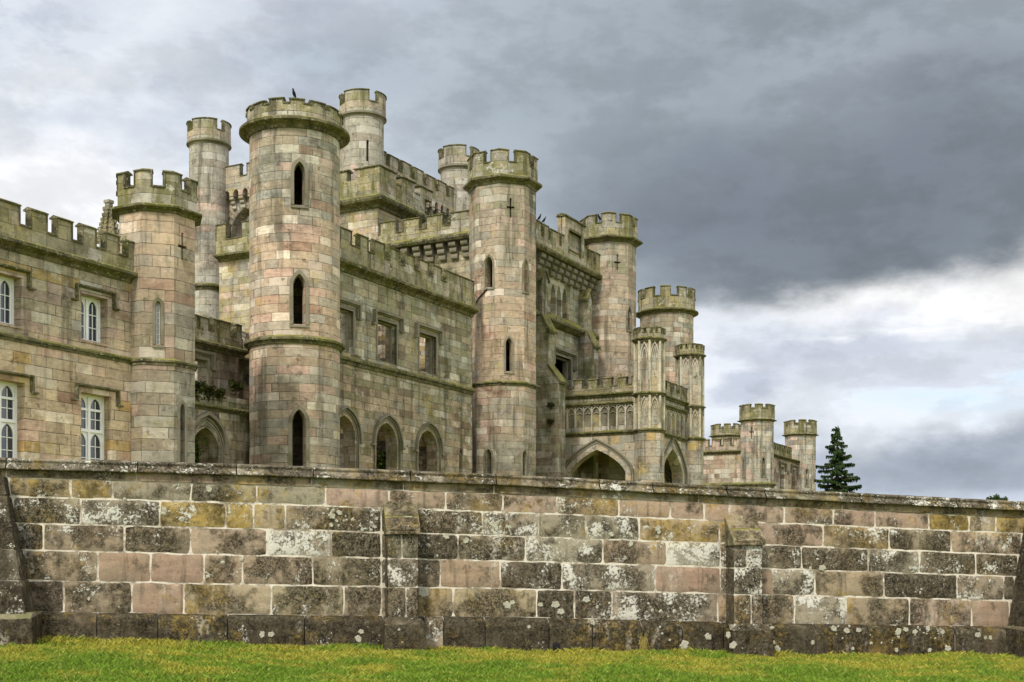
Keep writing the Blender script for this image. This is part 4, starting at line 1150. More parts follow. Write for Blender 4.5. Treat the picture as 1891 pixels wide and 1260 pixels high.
# ------------------------------------------------------------------ terrace wall in the foreground
W0 = Vector((T(0)*17.4, 17.4, 0)); W1 = Vector((T(1891)*20.3, 20.3, 0)); WD = (W1-W0).normalized(); WN = Vector((WD.y, -WD.x, 0))
def ws(px):    # distance along the wall for a photo column
    t = T(px); return (t*W0.y-W0.x)/(WD.x-t*WD.y)
class WPath(Path):
    closed = False; lo = -60; hi = 80
    def __init__(s): s.bps = [ws(x) for x in (-300, 17, 480, 940, 1410, 1891, 2300)]
    def P(s, t, off): p = W0+WD*t+WN*off; return Vector((p.x, p.y, 0))
WP = WPath()
def wz(px, py): return Zp(py, WP.P(ws(px), 0))
XS = [17, 480, 940, 1410, 1880]
LINES = {   # photo rows of the bed joints at those columns
 'top': [847, 859.5, 878, 903, 927], 'frz': [870, 882, 900, 923, 946], 0: [881, 895, 912, 933.5, 956], 1: [917, 930, 946, 965, 985], 2: [966, 977, 990, 1006, 1025],
 3: [1015, 1026, 1036, 1050, 1065], 4: [1071, 1080, 1087, 1098, 1110], 5: [1131, 1137, 1141, 1152, 1159], 'base': [1184, 1189, 1202, 1207, 1213]}
def ly(k, px): return float(np.interp(px, XS, LINES[k])) + (0 if XS[0] <= px <= XS[-1] else (px-(XS[0] if px < XS[0] else XS[-1]))*.045)
SX = [ws(x) for x in XS]
LZ = {k: [wz(x, y) for x, y in zip(XS, v)] for k, v in LINES.items()}
def lz(k, s):
    a = LZ[k]
    if s < SX[0]: return a[0]+(s-SX[0])*(a[1]-a[0])/(SX[1]-SX[0])
    if s > SX[-1]: return a[-1]+(s-SX[-1])*(a[-1]-a[-2])/(SX[-1]-SX[-2])
    return float(np.interp(s, SX, a))

def masonry_mat():
    m, g, b = new_mat('lichened_terrace_stone')
    P = X(g, g.node('ShaderNodeNewGeometry').outputs['Position'])
    at1 = g.node('ShaderNodeAttribute', attribute_name='tint'); tint = X(g, at1.outputs['Color'])
    at2 = g.node('ShaderNodeAttribute', attribute_name='wear'); dark, och, lic = g.sep(X(g, at2.outputs['Vector']))
    at3 = g.node('ShaderNodeAttribute', attribute_name='rim'); rim, rid, _ = g.sep(X(g, at3.outputs['Vector']))
    px, py, pz_ = g.sep(P); Q = g.xyz(px+rid*7., py+rid*3., pz_)
    w1 = g.noise(P, 1.5, 7, .64); w2 = g.noise(g.vm('ADD', P, (4, 7, 1)), .8, 6, .6); n1 = g.noise(Q, 2.2, 7, .62); n2 = g.noise(Q, 7., 7, .68); n3 = g.noise(Q, 42., 5, .72); n4 = g.noise(g.xyz(px*1.+rid*9., py, pz_*5.), 2.2, 5, .6)
    n5 = g.noise(Q, 18., 6, .74)
    v = (n4*.8+.62)*(n2*.9+.58)*(n3*.8+.62)
    v = v*.90; c = g.mix(1., tint, g.xyz(v, v, v*.97), 'MULTIPLY')
    c = g.mix(g.step(g.noise(g.vm('ADD', Q, (6, 2, 4)), 3., 6, .6), .45, .65)*.45, c, (.24, .21, .155))
    # ochre staining
    k1 = (n1-.5)*.7 + (w1-.5)*1.9; k2 = (n2-.5)*1.2
    om = g.step(g.noise(g.vm('ADD', P, (3, 1, 8)), 2.6, 7, .68)*1.5-.31 + (w2-.5)*1.2 + (och-.5)*.34 + g.step(pz_, 1.7, 2.5)*.10, .50, .74)*g.step(n5, .38, .56)
    c = g.mix(om*.8, c, g.mix(g.step(n2, .35, .65), (.12, .08, .015), (.50, .34, .07)))
    # black patina, broken and granular, held off the block's rim
    dn = k1 + k2 + (n5-.5)*.5 + (n3-.5)*.35 + (dark-.5)*.46 + (rim-1.)*.10 + .53
    dm = g.step(dn, .38, .68); grain = g.step(n3*.5+n5*.5, .58, .44)
    c = g.mix(g.m('MULTIPLY', dm, g.m('MULTIPLY_ADD', grain, .52, .46)), c, g.mix(g.step(n2, .35, .68), (.009, .008, .005), (.058, .048, .029)))
    # drips of darker damp
    st = g.noise(g.xyz(px*9., py*9., pz_*.9), 1., 4, .6)
    c = g.mix(g.step(st, .54, .70)*.45, c, (.035, .030, .020))
    # white lichen flecks
    wn_ = g.noise(Q, 26., 6, .76)*.60 + g.noise(g.vm('ADD', Q, (8, 8, 1)), 3., 5, .6)*.55 + n2*.15 - .15
    wm = g.step(wn_ + (lic-.5)*.17, .565, .605)
    c = g.mix(wm*.9, c, g.mix(n3, (.38, .36, .28), (.84, .82, .74)))
    c = g.mix(g.step(n3, .38, .26)*.65, c, (.015, .012, .01))
    # lime washed down from the joints
    lw = g.step(g.noise(g.xyz(px*5., py*5., pz_*1.1), 1., 6, .62)*.6+w2*.4, .56, .66)*g.step(n5, .40, .60)
    c = g.mix(lw*.55, c, (.62, .57, .48))
    g.put(b.inputs[0], c)
    bp = g.node('ShaderNodeBump'); bp.inputs['Strength'].default_value = .9; bp.inputs['Distance'].default_value = .012
    g.put(bp.inputs['Height'], n3*.6+n5*.9+n2*.8+wm*.3); g.L.new(bp.outputs[0], b.inputs['Normal'])
    return m
M['masonry'] = masonry_mat()
def mortar_mat():
    m, g, b = new_mat('lime_mortar')
    P = X(g, g.node('ShaderNodeNewGeometry').outputs['Position'])
    c = g.mix(g.noise(P, 9., 6, .7), (.44, .38, .29), (.84, .78, .66))
    c = g.mix(g.step(g.noise(P, 2.6, 7, .7), .48, .60)*.82, c, (.17, .135, .08))
    c = g.mix(g.step(g.noise(P, 30., 5, .7), .42, .30)*.5, c, (.06, .05, .03))
    g.put(b.inputs[0], c)
    bp = g.node('ShaderNodeBump'); bp.inputs['Strength'].default_value = .6; bp.inputs['Distance'].default_value = .01
    g.put(bp.inputs['Height'], g.noise(P, 50., 4, .7)); g.L.new(bp.outputs[0], b.inputs['Normal'])
    return m
M['mortar'] = mortar_mat()

twall = tag(empty('terrace_wall', tuple(WP.P(ws(945), 0))[:2]+(.3,)), 'long battered terrace wall of big lichened sandstone blocks with pale mortar, across the foreground', 'wall')
from mathutils import noise as mnoise
class Blocks:
    def __init__(s): s.v = []; s.f = []; s.t = []; s.w = []; s.r = []; s.k = 0
    def add(s, P, corners, tint, wear, gap=.0125, th=.018, nx=None, base=0., bow=.012):
        """corners (s,z) bl,br,tr,tl on a face given by P(s,off,z); a slightly pillowed, rough edged stone"""
        (a0, z00), (a1, z01), (a2, z11), (a3, z10) = corners
        L = abs(a1-a0); H = abs(z11-z01)
        nx = nx or max(5, int(L/.055)); nz = max(4, int(H/.055)); i0 = len(s.v); rid = random.random(); s.k += 1
        seed = Vector((s.k*1.37, s.k*.71, 0))
        for j in range(nz+1):
            for i in range(nx+1):
                u, v = i/nx, j/nz
                sb = a0+(a1-a0)*u; stp = a3+(a2-a3)*u; ss = sb+(stp-sb)*v
                zz = (z00+(z10-z00)*v)*(1-u)+(z01+(z11-z01)*v)*u
                ex = min(u, 1-u)*L; ez = min(v, 1-v)*H; e = min(ex, ez)
                q = Vector((ss*3, zz*3, 0))+seed
                # pull the edge in by the joint and wobble it
                jx = gap*(1+1.3*mnoise.noise(q*1.3)+.6*mnoise.noise(q*5)); jz = gap*(1+1.3*mnoise.noise(q*1.3+Vector((9, 4, 0)))+.6*mnoise.noise(q*5+Vector((2, 8, 0))))
                if ex < .05: ss += (jx if u < .5 else -jx)*(1-ex/.05)
                if ez < .05: zz += (jz if v < .5 else -jz)*(1-ez/.05)
                if i in (0, nx) and j in (0, nz): ss += (.008 if i == 0 else -.008); zz += (.008 if j == 0 else -.008)
                rimv = min(1., e/.10)
                o = base+th*(1. if e > 1e-6 else .25) + mnoise.noise(q*1.1)*bow*rimv
                s.v.append(P(ss, o, zz)); s.t.append(tint); s.w.append(wear); s.r.append((rimv, rid, 0))
        for j in range(nz):
            for i in range(nx):
                a = i0+j*(nx+1)+i; s.f.append((a, a+1, a+nx+2, a+nx+1))
    def build(s, name, parent, mat='masonry', label=None):
        me = bpy.data.meshes.new(name); me.from_pydata(s.v, [], s.f); me.materials.append(M[mat])
        at_ = me.attributes.new('tint', 'FLOAT_COLOR', 'POINT'); at_.data.foreach_set('color', [c for t in s.t for c in (*t, 1)])
        for nm, d in (('wear', s.w), ('rim', s.r)):
            a = me.attributes.new(nm, 'FLOAT_VECTOR', 'POINT'); a.data.foreach_set('vector', [c for t in d for c in t])
        me.shade_smooth()
        o = bpy.data.objects.new(name, me); COL.objects.link(o)
        if parent:
            o.parent = parent; o.location = -parent.location
        if label: o['label'] = label
        return o
WPf = lambda s, o, z: at(WP, s, o, z)
# kinds of stone: tint, (dark, ochre, white)
SD = (.33, .265, .18)
K = {'d': (SD, (.95, .35, .55)), 'D': ((.23, .185, .135), (1.15, .30, .38)), 'l': ((.32, .27, .20), (.70, .3, .82)), 'm': ((.37, .285, .20), (.72, .45, .5)),
     'p': ((.33, .235, .165), (.02, .05, -.1)), 'P': ((.42, .31, .23), (.52, .35, .25)), 'o': ((.36, .275, .16), (.62, .95, .50)), 'O': ((.37, .275, .13), (.50, 1.25, .40)),
     'w': ((.44, .39, .31), (.35, .55, 1.05)), 'b': ((.36, .285, .19), (.56, .6, .2)), 'g': ((.32, .28, .205), (.62, .55, .45)), 'M': ((.17, .12, .05), (.8, .9, .1)), 'B': ((.13, .105, .07), (1.15, .75, .15))}
ROWS = [
 (0, 1, [17, 130, 208, 353, 474, 601, 718, 823, 929, 1028, 1142.5, 1237, 1300, 1346.6, 1448, 1539, 1616, 1715, 1789, 1839, 1893], 'oogggPPmPoPPPPPPPOmO'),
 (1, 2, [24, 149.5, 295, 417, 468.5, 526.5, 704, 770, 891, 994, 1082, 1180, 1328, 1396, 1519.5, 1642, 1756.6, 1886], 'dlOObdDdlglooPodm'),
 (2, 3, [33, 80, 230, 352, 493.5, 612, 704, 770, 845.7, 970.5, 1113, 1231, 1330, 1396, 1480, 1603, 1697.6, 1801.7, 1880], 'DmdmwdmDdlmwmddldd'),
 (3, 4, [43, 181, 278, 376.5, 448, 577.7, 704, 770, 813, 923.6, 1037.7, 1210, 1330, 1396, 1426.6, 1505, 1632, 1767, 1853, 1873], 'dppmmdldpDlpmplbDlD'),
 (4, 5, [53, 118, 243, 339.6, 501, 635, 704, 770, 837, 991, 1060.6, 1130, 1325, 1396, 1467, 1562, 1679, 1794, 1864], 'DdpbddmobDDlmdlbPp'),
]
HALF = {(4, 1): 'm'}
bk = Blocks(); R0 = random.Random(3)
def jit(t, r=.10): k = 1+R0.uniform(-r, r); return tuple(x*k*(1+R0.uniform(-.03, .03)) for x in t)
def wjit(w): return tuple(max(0, x+R0.uniform(-.10, .10)) for x in w)
for (ta, tb, xs, kinds) in ROWS:
    ys = [ws(x) for x in xs]
    # the courses run on beyond the picture on both sides
    ext_l = []; q = ys[0]
    seq = list(zip(ys, ys[1:], kinds))
    q = ws(-230)
    seqL = []
    qq = ys[0]
    while qq > q: seqL.append((qq-R0.uniform(.7, 1.2), qq, R0.choice('dDlm'))); qq = seqL[-1][0]
    qq = ys[-1]; seqR = []
    while qq < ws(2150): seqR.append((qq, qq+R0.uniform(.7, 1.2), R0.choice('dlmo'))); qq = seqR[-1][1]
    for a, b, kd in seqL+seq+seqR:
        t_, w_ = K[kd]
        bk.add(WPf, [(a, lz(tb, a)), (b, lz(tb, b)), (b, lz(ta, b)), (a, lz(ta, a))], jit(t_), wjit(w_))
body = bk.build('masonry', twall)
# mortar sheet and core behind it
SL, SR = ws(-240), ws(2160)
def strip(mb, path, s0, s1, f, mi=0, extra=()):
    """sweep of a profile that changes along the wall; f(s) gives [(off,z)...]"""
    cs = cuts(path, s0, s1, extra)
    for a, b in zip(cs, cs[1:]):
        pa_, pb_ = f(a), f(b); n = len(pa_)
        for i in range(n):
            j = (i+1) % n
            mb.quad([at(path, a, *pa_[i]), at(path, b, *pb_[i]), at(path, b, *pb_[j]), at(path, a, *pa_[j])], None, mi)
    mb.quad([at(path, s0, *p) for p in f(s0)[::-1]], None, mi); mb.quad([at(path, s1, *p) for p in f(s1)], None, mi)
ex = SX
mb = MB(); strip(mb, WP, SL, SR, lambda s: [(-.55, lz('base', s)-.5), (.001, lz('base', s)-.5), (.001, lz(0, s)+.12), (-.55, lz(0, s)+.12)])
mb.build('mortar', M['mortar'], twall)
# plinth: projecting course with a sloped top
def attr_strip(name, f, joints, kinds, nseg=.08, mat='masonry', gap=.008, rough=.010):
    """run of stones with profile f(s)=[(off,z)...] (open), cut at joints"""
    B = Blocks()
    for (a, b), kd in zip(zip(joints, joints[1:]), kinds):
        t_, w_ = K[kd]; t_ = jit(t_); w_ = wjit(w_); rid = R0.random(); B.k += 1; dk = R0.uniform(-.004, .004)
        n = max(3, int((b-a)/nseg)); i0 = len(B.v); prof0 = f(a); m_ = len(prof0)
        # finer profile
        for i in range(n+1):
            u = i/n; s = a+gap+(b-a-2*gap)*u; pr = f(s); pts = []
            for (o0, z0), (o1, z1) in zip(pr, pr[1:]):
                dd = max(1, int(math.hypot(o1-o0, z1-z0)/.06)); pts += [(o0+(o1-o0)*k/dd, z0+(z1-z0)*k/dd) for k in range(dd)]
            pts.append(pr[-1])
            if i == 0: M_ = len(pts)
            if len(pts) != M_:
                tt = [k*(len(pts)-1)/(M_-1) for k in range(M_)]; pts = [tuple(np.array(pts[int(t)])*(1-(t-int(t)))+np.array(pts[min(len(pts)-1, int(t)+1)])*(t-int(t))) for t in tt]
            edge = min(1., min(u, 1-u)*(b-a)/.03)
            for (o, z) in pts:
                q = Vector((s*4, z*4, o*4+B.k)); o2 = o+mnoise.noise(q)*rough+dk-(1-edge)*.012
                B.v.append(at(WP, s, o2, z+mnoise.noise(q+Vector((5, 5, 5)))*rough*.5)); B.t.append(t_); B.w.append(w_); B.r.append((min(1, .5+edge*.5), rid, 0))
        for i in range(n):
            for j in range(M_-1):
                p = i0+i*M_+j; B.f.append((p, p+M_, p+M_+1, p+1))
    return B.build(name, twall, mat)
pj = [ws(x) for x in (-230, -140, -60, 70, 181, 293, 421, 562, 706, 783, 816.7, 893, 1010, 1090, 1180, 1255, 1330, 1407, 1500, 1596, 1653, 1755, 1850, 1960, 2060, 2150)]
plinth_prof = lambda s: [(.16, lz('base', s)-.45), (.15, lz(5, s)-.07), (.10, lz(5, s)-.015), (.0, lz(5, s)+.012)]
kp = 'DDDDDDDDDmDDDDDDDDDMDDDDDD'
kp = kp.replace('D', 'B')
kp = kp[:len(pj)-1]
attr_strip('plinth', plinth_prof, pj, kp)
# frieze course and coping
fj = [ws(x) for x in (-230, -90, 12, 252, 437, 575, 745, 912, 1110, 1290, 1395, 1555, 1720, 1893, 2010, 2150)]
attr_strip('frieze', lambda s: [(.02, lz(0, s)), (.025, lz('frz', s)+.01), (.03, lz('frz', s)+.03)], fj, 'bbbPbgbbggbbbbb')
cj = [ws(x) for x in (-230, -120, 13, 255, 437, 578, 757, 915, 1105, 1203, 1340, 1410, 1585, 1762, 1880, 2010, 2150)]
def cop(s):
    zt = lz('top', s); zf = lz('frz', s); h = zt-zf
    return [(-.02, zf+.02), (.10, zf+.015), (.13, zf+h*.12), (.13, zf+h*.22), (.06, zf+h*.66), (.05, zf+h*.72), (.075, zf+h*.80), (.075, zf+h*.92), (.04, zt), (-.03, zt+.015), (-.25, zt+.02), (-.60, zt-.12), (-.62, zf)]
K['c'] = ((.28, .24, .17), (.90, .60, .56))
attr_strip('coping', cop, cj, 'c'*(len(cj)-1), rough=.012)

# buttresses standing against the wall
def buttress_small(pxl, pxr, pxb0, pxb1, py_top, py_cap, label, cols, nk):
    s0, s1 = ws(pxl), ws(pxr); mid = (s0+s1)/2
    # true projection, so the outline is found on the plane in front of the wall
    pr = .34
    sc = WP.P(mid, 0).y/WP.P(mid, pr).y
    root = Blocks()
    ztop = lz(1, mid)+ (lz(0, mid)-lz(1, mid))*.40; zcap = lz(2, mid)-.0
    w0 = s0; w1 = s1
    rows = [(3, 2), (4, 3), (5, 4)]
    # core
    core = MB(); zb = lz('base', mid)-.5
    sweep(core, WP, w0+.012, w1-.012, boxp(-.02, pr-.012, zb, zcap+.01)); core_o = core.build('mortar', M['mortar'], twall)
    spl = {0: [w0, w0+(w1-w0)*.47, w1], 1: [w0, w1], 2: [w0, w0+(w1-w0)*.6, w1]}
    for i, (lo, hi) in enumerate(rows):
        zl_, zh_ = lz(lo, mid), lz(hi, mid); xs = spl[i]
        for a, b in zip(xs, xs[1:]):
            kd = nk[i]; t_, w_ = K[kd]
            root.add(lambda s, o, z: at(WP, s, pr+o, z), [(a, zl_), (b, zl_), (b, zh_), (a, zh_)], jit(t_), wjit(w_), gap=.009, th=.016, base=-.006)
        for sgn, sx in ((-1, w0), (1, w1)):
            t_, w_ = K['D' if sgn < 0 else 'd']
            root.add(lambda s, o, z, sx=sx, sgn=sgn: at(WP, sx+sgn*(o), s, z), [(0., zl_), (pr, zl_), (pr, zh_), (0., zh_)] if sgn > 0 else [(pr, zl_), (0., zl_), (0., zh_), (pr, zh_)], jit(t_), wjit(w_), gap=.008, th=.012, base=-.006)
    bo = root.build('buttress', twall, label=label)
    # two sloping cap stones
    cap = Blocks()
    K['k'] = ((.32, .26, .16), (.75, .6, .25))
    zmid = zcap+(ztop-zcap)*.5
    def face(q0, q1, kind):   # q: (s,off,z) rows bottom and top
        t_, w_ = K[kind]; t_ = jit(t_); w_ = wjit(w_)
        cap.k += 1
        P = lambda a, o, v: tuple(Vector(at(WP, a, q0[0]+(q1[0]-q0[0])*v, q0[1]+(q1[1]-q0[1])*v))+WN*o)
        cap.add(P, [(w0-.02, 0), (w1+.02, 0), (w1+.02, 1), (w0-.02, 1)], t_, w_, gap=.004, th=.008, base=-.004)
    face((pr+.07, zcap-.03), (pr+.07, zcap+.05), 'k'); face((pr+.07, zcap+.05), (pr*.52+.03, zmid-.01), 'k'); face((pr*.52+.01, zmid+.012), (.0, ztop), 'k')
    side = MB()
    sweep(side, WP, w0-.02, w1+.02, [(-.02, zcap-.03), (pr+.062, zcap-.03), (pr+.062, zcap+.05), (pr*.52+.022, zmid-.01), (pr*.52, zmid+.01), (-.02, ztop-.01)])
    side.build('cap_core', M['trim'], bo); cap.build('cap_stone', twall)
    # foot
    f0, f1 = ws(pxb0), ws(pxb1); ft = Blocks(); zt = lz(5, mid)+.0; zb = lz('base', mid)-.25; pf = pr+.16
    t_, w_ = K['B']
    ft.add(lambda s, o, z: at(WP, s, pf+o, z), [(f0, zb), (f1, zb), (f1, zt-.09), (f0, zt-.09)], t_, wjit(w_), gap=.0, th=.006)
    ft.add(lambda s, o, z: tuple(Vector(at(WP, s, pf-(z-(zt-.09))/.11*.15+o, z))), [(f0, zt-.09), (f1, zt-.09), (w1+.01, zt+.01), (w0-.01, zt+.01)], t_, (.8, .5, .45), gap=.0, th=.004)
    for sgn, sx in ((-1, f0), (1, f1)):
        ft.add(lambda s, o, z, sx=sx, sgn=sgn: at(WP, sx+sgn*o, s, z), [(0., zb), (pf, zb), (pf, zt-.09), (.0, zt-.05)] if sgn > 0 else [(pf, zb), (0., zb), (0., zt-.05), (pf, zt-.09)], t_, wjit(w_), gap=0., th=.004)
    q = ft.build('plinth', twall)
    fc = MB(); sweep(fc, WP, f0+.01, f1-.01, boxp(0, pf-.01, zb, zt-.10)); fc.build('plinth_core', M['trim'], q)
    ledge = MB(); sweep(ledge, WP, f0+.03, f1-.01, boxp(pf-.05, pf+.05, zb+.0, lz('base', mid)-.07)); ledge.build('footing', M['mortar'], q)
buttress_small(711, 768, 705, 780, 924, 972, 'small buttress with a worn two stone cap near the middle of the wall', None, 'gld')
buttress_small(1340, 1393, 1333, 1405, 950, 996, 'small buttress with a greenish sloping cap in the right half of the wall', None, 'llm')

# great battered buttresses at both ends of the picture
def great(px_top, px_bot, side, label):
    """side -1: stands left of the wall; its inner flank slopes"""
    st, sb = ws(px_top), ws(px_bot); wtop = 1.3; B = Blocks(); sg = side
    zt = lambda s: lz(0, s); z1 = zt(st)-.02; z0 = lz(5, sb)
    o_t, o_b = .25, .75
    def inner(z): f = (z-z0)/(z1-z0); return sb+(st-sb)*f
    def proj(z): f = (z-z0)/(z1-z0); return o_b+(o_t-o_b)*f
    zs = [lz(k, st) for k in (5, 4, 3, 2, 1, 0)]
    for i in range(5):
        za, zb = zs[i], zs[i+1]
        t_, w_ = (.12, .10, .07), (1.2, .0, .45)
        if sg < 0:
            front = lambda s, o, z: at(WP, inner(z)-s, proj(z)+o, z)
            xs = [1.9, 1.0+R0.uniform(-.2, .2), 0]
            for a, b in zip(xs, xs[1:]): B.add(front, [(a, za), (b, za), (b, zb), (a, zb)], jit(t_), wjit(w_), gap=.008, th=.02)
            B.add(lambda s, o, z: at(WP, inner(z)+o, s*proj(z), z), [(1., za), (.0, za), (.0, zb), (1., zb)], jit(t_), wjit((1.0, .2, .3)), gap=.008, th=.012)
        else:
            front = lambda s, o, z: at(WP, inner(z)+s, proj(z)+o, z)
            xs = [0, .9+R0.uniform(-.2, .2), 1.9]
            for a, b in zip(xs, xs[1:]): B.add(front, [(a, za), (b, za), (b, zb), (a, zb)], jit(t_), wjit(w_), gap=.008, th=.02)
            B.add(lambda s, o, z: at(WP, inner(z)-o, s*proj(z), z), [(0., za), (1., za), (1., zb), (0., zb)], jit(t_), wjit((1.0, .2, .3)), gap=.008, th=.012)
    # foot
    zf0, zf1 = lz('base', sb)-.35, z0+.01; pf = o_b+.14
    t_, w_ = K['B']
    for k in range(3):
        a, b = k*.75, (k+1)*.75
        if sg < 0: B.add(lambda s, o, z: at(WP, sb+.10-s, pf+o, z), [(b, zf0), (a, zf0), (a, zf1-.05), (b, zf1-.05)], jit(t_), wjit(w_), gap=.008, th=.02)
        else: B.add(lambda s, o, z: at(WP, sb-.10+s, pf+o, z), [(a, zf0), (b, zf0), (b, zf1-.05), (a, zf1-.05)], jit(t_), wjit(w_), gap=.008, th=.02)
    if sg < 0: B.add(lambda s, o, z: at(WP, sb+.10+o, s, z), [(pf, zf0), (0., zf0), (0., zf1), (pf, zf1-.05)], jit(t_), w_, gap=.0, th=.01)
    else: B.add(lambda s, o, z: at(WP, sb-.10-o, s, z), [(0., zf0), (pf, zf0), (pf, zf1-.05), (0., zf1)], jit(t_), w_, gap=.0, th=.01)
    q = B.build('buttress', twall, label=label)
    # solid core and ledges
    core = MB()
    sgn = -1 if sg < 0 else 1
    def corner(off, z, inn): return at(WP, inner(z)+sgn*(1.88 if not inn else .012), off, z)
    for (za, zb) in ((z0, z1),):
        pts = lambda z: [at(WP, inner(z)+sgn*.014, -.02, z), at(WP, inner(z)+sgn*.014, proj(z)-.012, z), at(WP, inner(z)+sgn*1.88, proj(z)-.012, z), at(WP, inner(z)+sgn*1.88, -.02, z)]
        a_, b_ = pts(za), pts(zb)
        for i in range(4): j = (i+1) % 4; core.quad([a_[i], a_[j], b_[j], b_[i]])
        core.quad(b_); core.quad(a_)
    sF = sorted((sb-sgn*.09, sb+sgn*2.2))
    sweep(core, WP, sF[0], sF[1], [(0, zf0), (pf-.01, zf0), (pf-.01, zf1-.06), (o_b-.03, zf1+.02), (0, zf1+.02)])
    core.build('buttress_core', M['bat_dark'], q)
    # coping carried over its head
great(12, 66, -1, 'dark battered buttress at the left edge of the wall')
great(1893, 1860, 1, 'dark battered buttress at the right edge of the wall')

# crusty lichen rosettes
def lichen_mat():
    m, g, b = new_mat('pale_lichen_crust'); P = X(g, g.node('ShaderNodeNewGeometry').outputs['Position'])
    c = g.mix(g.noise(P, 30., 5, .7), (.16, .15, .10), (.62, .60, .48)); c = g.mix(g.step(g.noise(P, 60., 4, .7), .45, .36)*.6, c, (.06, .055, .035)); g.put(b.inputs[0], c); return m
M['crust'] = lichen_mat()
ROS = [(386,903,8,0),(613,953,8,0),(627,947,6,0),(612,970,5,0),(622,962,4,0),(692,973,5,0),(696,958,4,0),(781,1095,12,0),(824,991,7,0),(861,999,7,0),(484,1172,7,1),(501,1172,7,1),(662,1180,8,1),(667,1167,6,1),
 (912,969,9,0),(917,976,6,0),(937,1118,9,0),(946,1113,6,0),(998,1117,6,0),(1026,1117,9,0),(1036,1130,8,0),(1083,1108,8,0),(1103,1121,4,0),(1165,1125,5,0),(1107,980,6,0),(1129,987,6,0),(1215,976,7,0),(1217,983,5,0),
 (1165,1005,6,0),(1264,1192,11,1),(1308,1176,8,1),(1354,1192,9,2),(1345,1173,7,2),(1519,1049,8,0),(1681,1049,4,0),(1427,1187,6,1),(1436,1199,8,1),(1501,1187,5,1),(1095,1150,6,1),(977,1158,4,1),(1219,1158,3,1),(1223,1170,3,1),(1237,1182,3,1),
 (1540,1161,7,1),(1564,1165,7,1),(1586,1164,6,1),(1659,1167,8,1),(1673,1163,6,1),(1690,1167,6,1),(1714,1161,6,1),(1741,1168,5,1),(1806,1173,7,1),(1820,1178,4,1),(1829,1178,5,1),(1751,1198,7,1),(1656,1201,5,1),(1717,1201,5,1),(1575,1198,4,1),(737,1163,3,2),(164,1106,4,0),(541,1003,5,0),(556,1010,6,0),(1850,1085,3,0)]
def spot(px, py, off):
    s = ws(px); p = WP.P(s, off)
    for _ in range(6): s -= ((CX+F*p.x/p.y)-px)/F*p.y; p = WP.P(s, off)
    return s, Zp(py, p), p
mb = MB(); rr = random.Random(5)
for (px, py, r_, where) in ROS:
    off = {0: .026, 1: .160, 2: .508}[where]
    # intersect the viewing column with the face at that offset
    s = ws(px); p = WP.P(s, off)
    for _ in range(6): s -= ((CX+F*p.x/p.y)-px)/F*p.y*1.0; p = WP.P(s, off)
    z = Zp(py, p)
    r = r_/F*p.y*.80; n = 26; ph = rr.uniform(0, 6); ring = []
    for k in range(n):
        a = 2*pi*k/n; q = r*(1+.13*sin(2*a+ph)+.10*sin(5*a+2*ph)+.06*sin(9*a+3*ph)+rr.uniform(-.09, .09)); ring.append((s+q*cos(a), z+q*sin(a)*rr.uniform(.95, 1.05)))
    for k in range(n):
        a, b = ring[k], ring[(k+1) % n]
        ia, ib = (s+(a[0]-s)*.8, z+(a[1]-z)*.8), (s+(b[0]-s)*.8, z+(b[1]-z)*.8)
        mb.quad([at(WP, a[0], off-.004, a[1]), at(WP, b[0], off-.004, b[1]), at(WP, ib[0], off+.008, ib[1]), at(WP, ia[0], off+.008, ia[1])])
        mb.quad([at(WP, ia[0], off+.008, ia[1]), at(WP, ib[0], off+.008, ib[1]), at(WP, s, off+.006, z)])
bulk = [(rr.gauss(cx_, 26), rr.gauss(cy_, 9)) for cx_, cy_, n_ in ((1560, 1163, 14), (1700, 1165, 18), (1640, 1180, 8), (1365, 1160, 10), (1120, 1110, 12), (1240, 1120, 10), (620, 955, 14), (780, 1020, 8), (910, 975, 10), (560, 1000, 14), (300, 945, 12), (240, 930, 8), (1150, 990, 12), (1500, 1040, 8), (1830, 1000, 8), (450, 1040, 8)) for _ in range(n_)]
for (px, py) in bulk:
    where = 1 if py > 1156 else 0
    if py > 1198 or (where == 0 and (700 < px < 775 or 1325 < px < 1398)) or (where == 1 and (1325 < px < 1412 or 700 < px < 785)): continue
    off = {0: .024, 1: .158}[where]; s, z, p = spot(px, py, off); r = abs(rr.gauss(0, 1))*.012+.006; n = 9; ph = rr.uniform(0, 6); el_ = rr.uniform(.6, 1.5)
    ring = [(s+r*rr.uniform(.6, 1.25)*cos(2*pi*k/n)*el_, z+r*rr.uniform(.6, 1.25)*sin(2*pi*k/n)) for k in range(n)]
    for k in range(n):
        a, b = ring[k], ring[(k+1) % n]
        mb.quad([at(WP, a[0], off-.004, a[1]), at(WP, b[0], off-.004, b[1]), at(WP, s, off+.006, z)])
mb.build('lichen', M['crust'], twall, 'round pale lichen crusts growing on the blocks')
# drain spout at the foot of the wall
s_, z_, p_ = spot(1027, 1194, .16)
mb = MB(); mb.tube([at(WP, s_, .10, z_), at(WP, s_, .24, z_-.01)], .03, 10); mb.box(at(WP, s_, .17, z_), WD*.05, WN*.008, (0, 0, .05)); mb.build('drain_spout', M['iron'], twall)

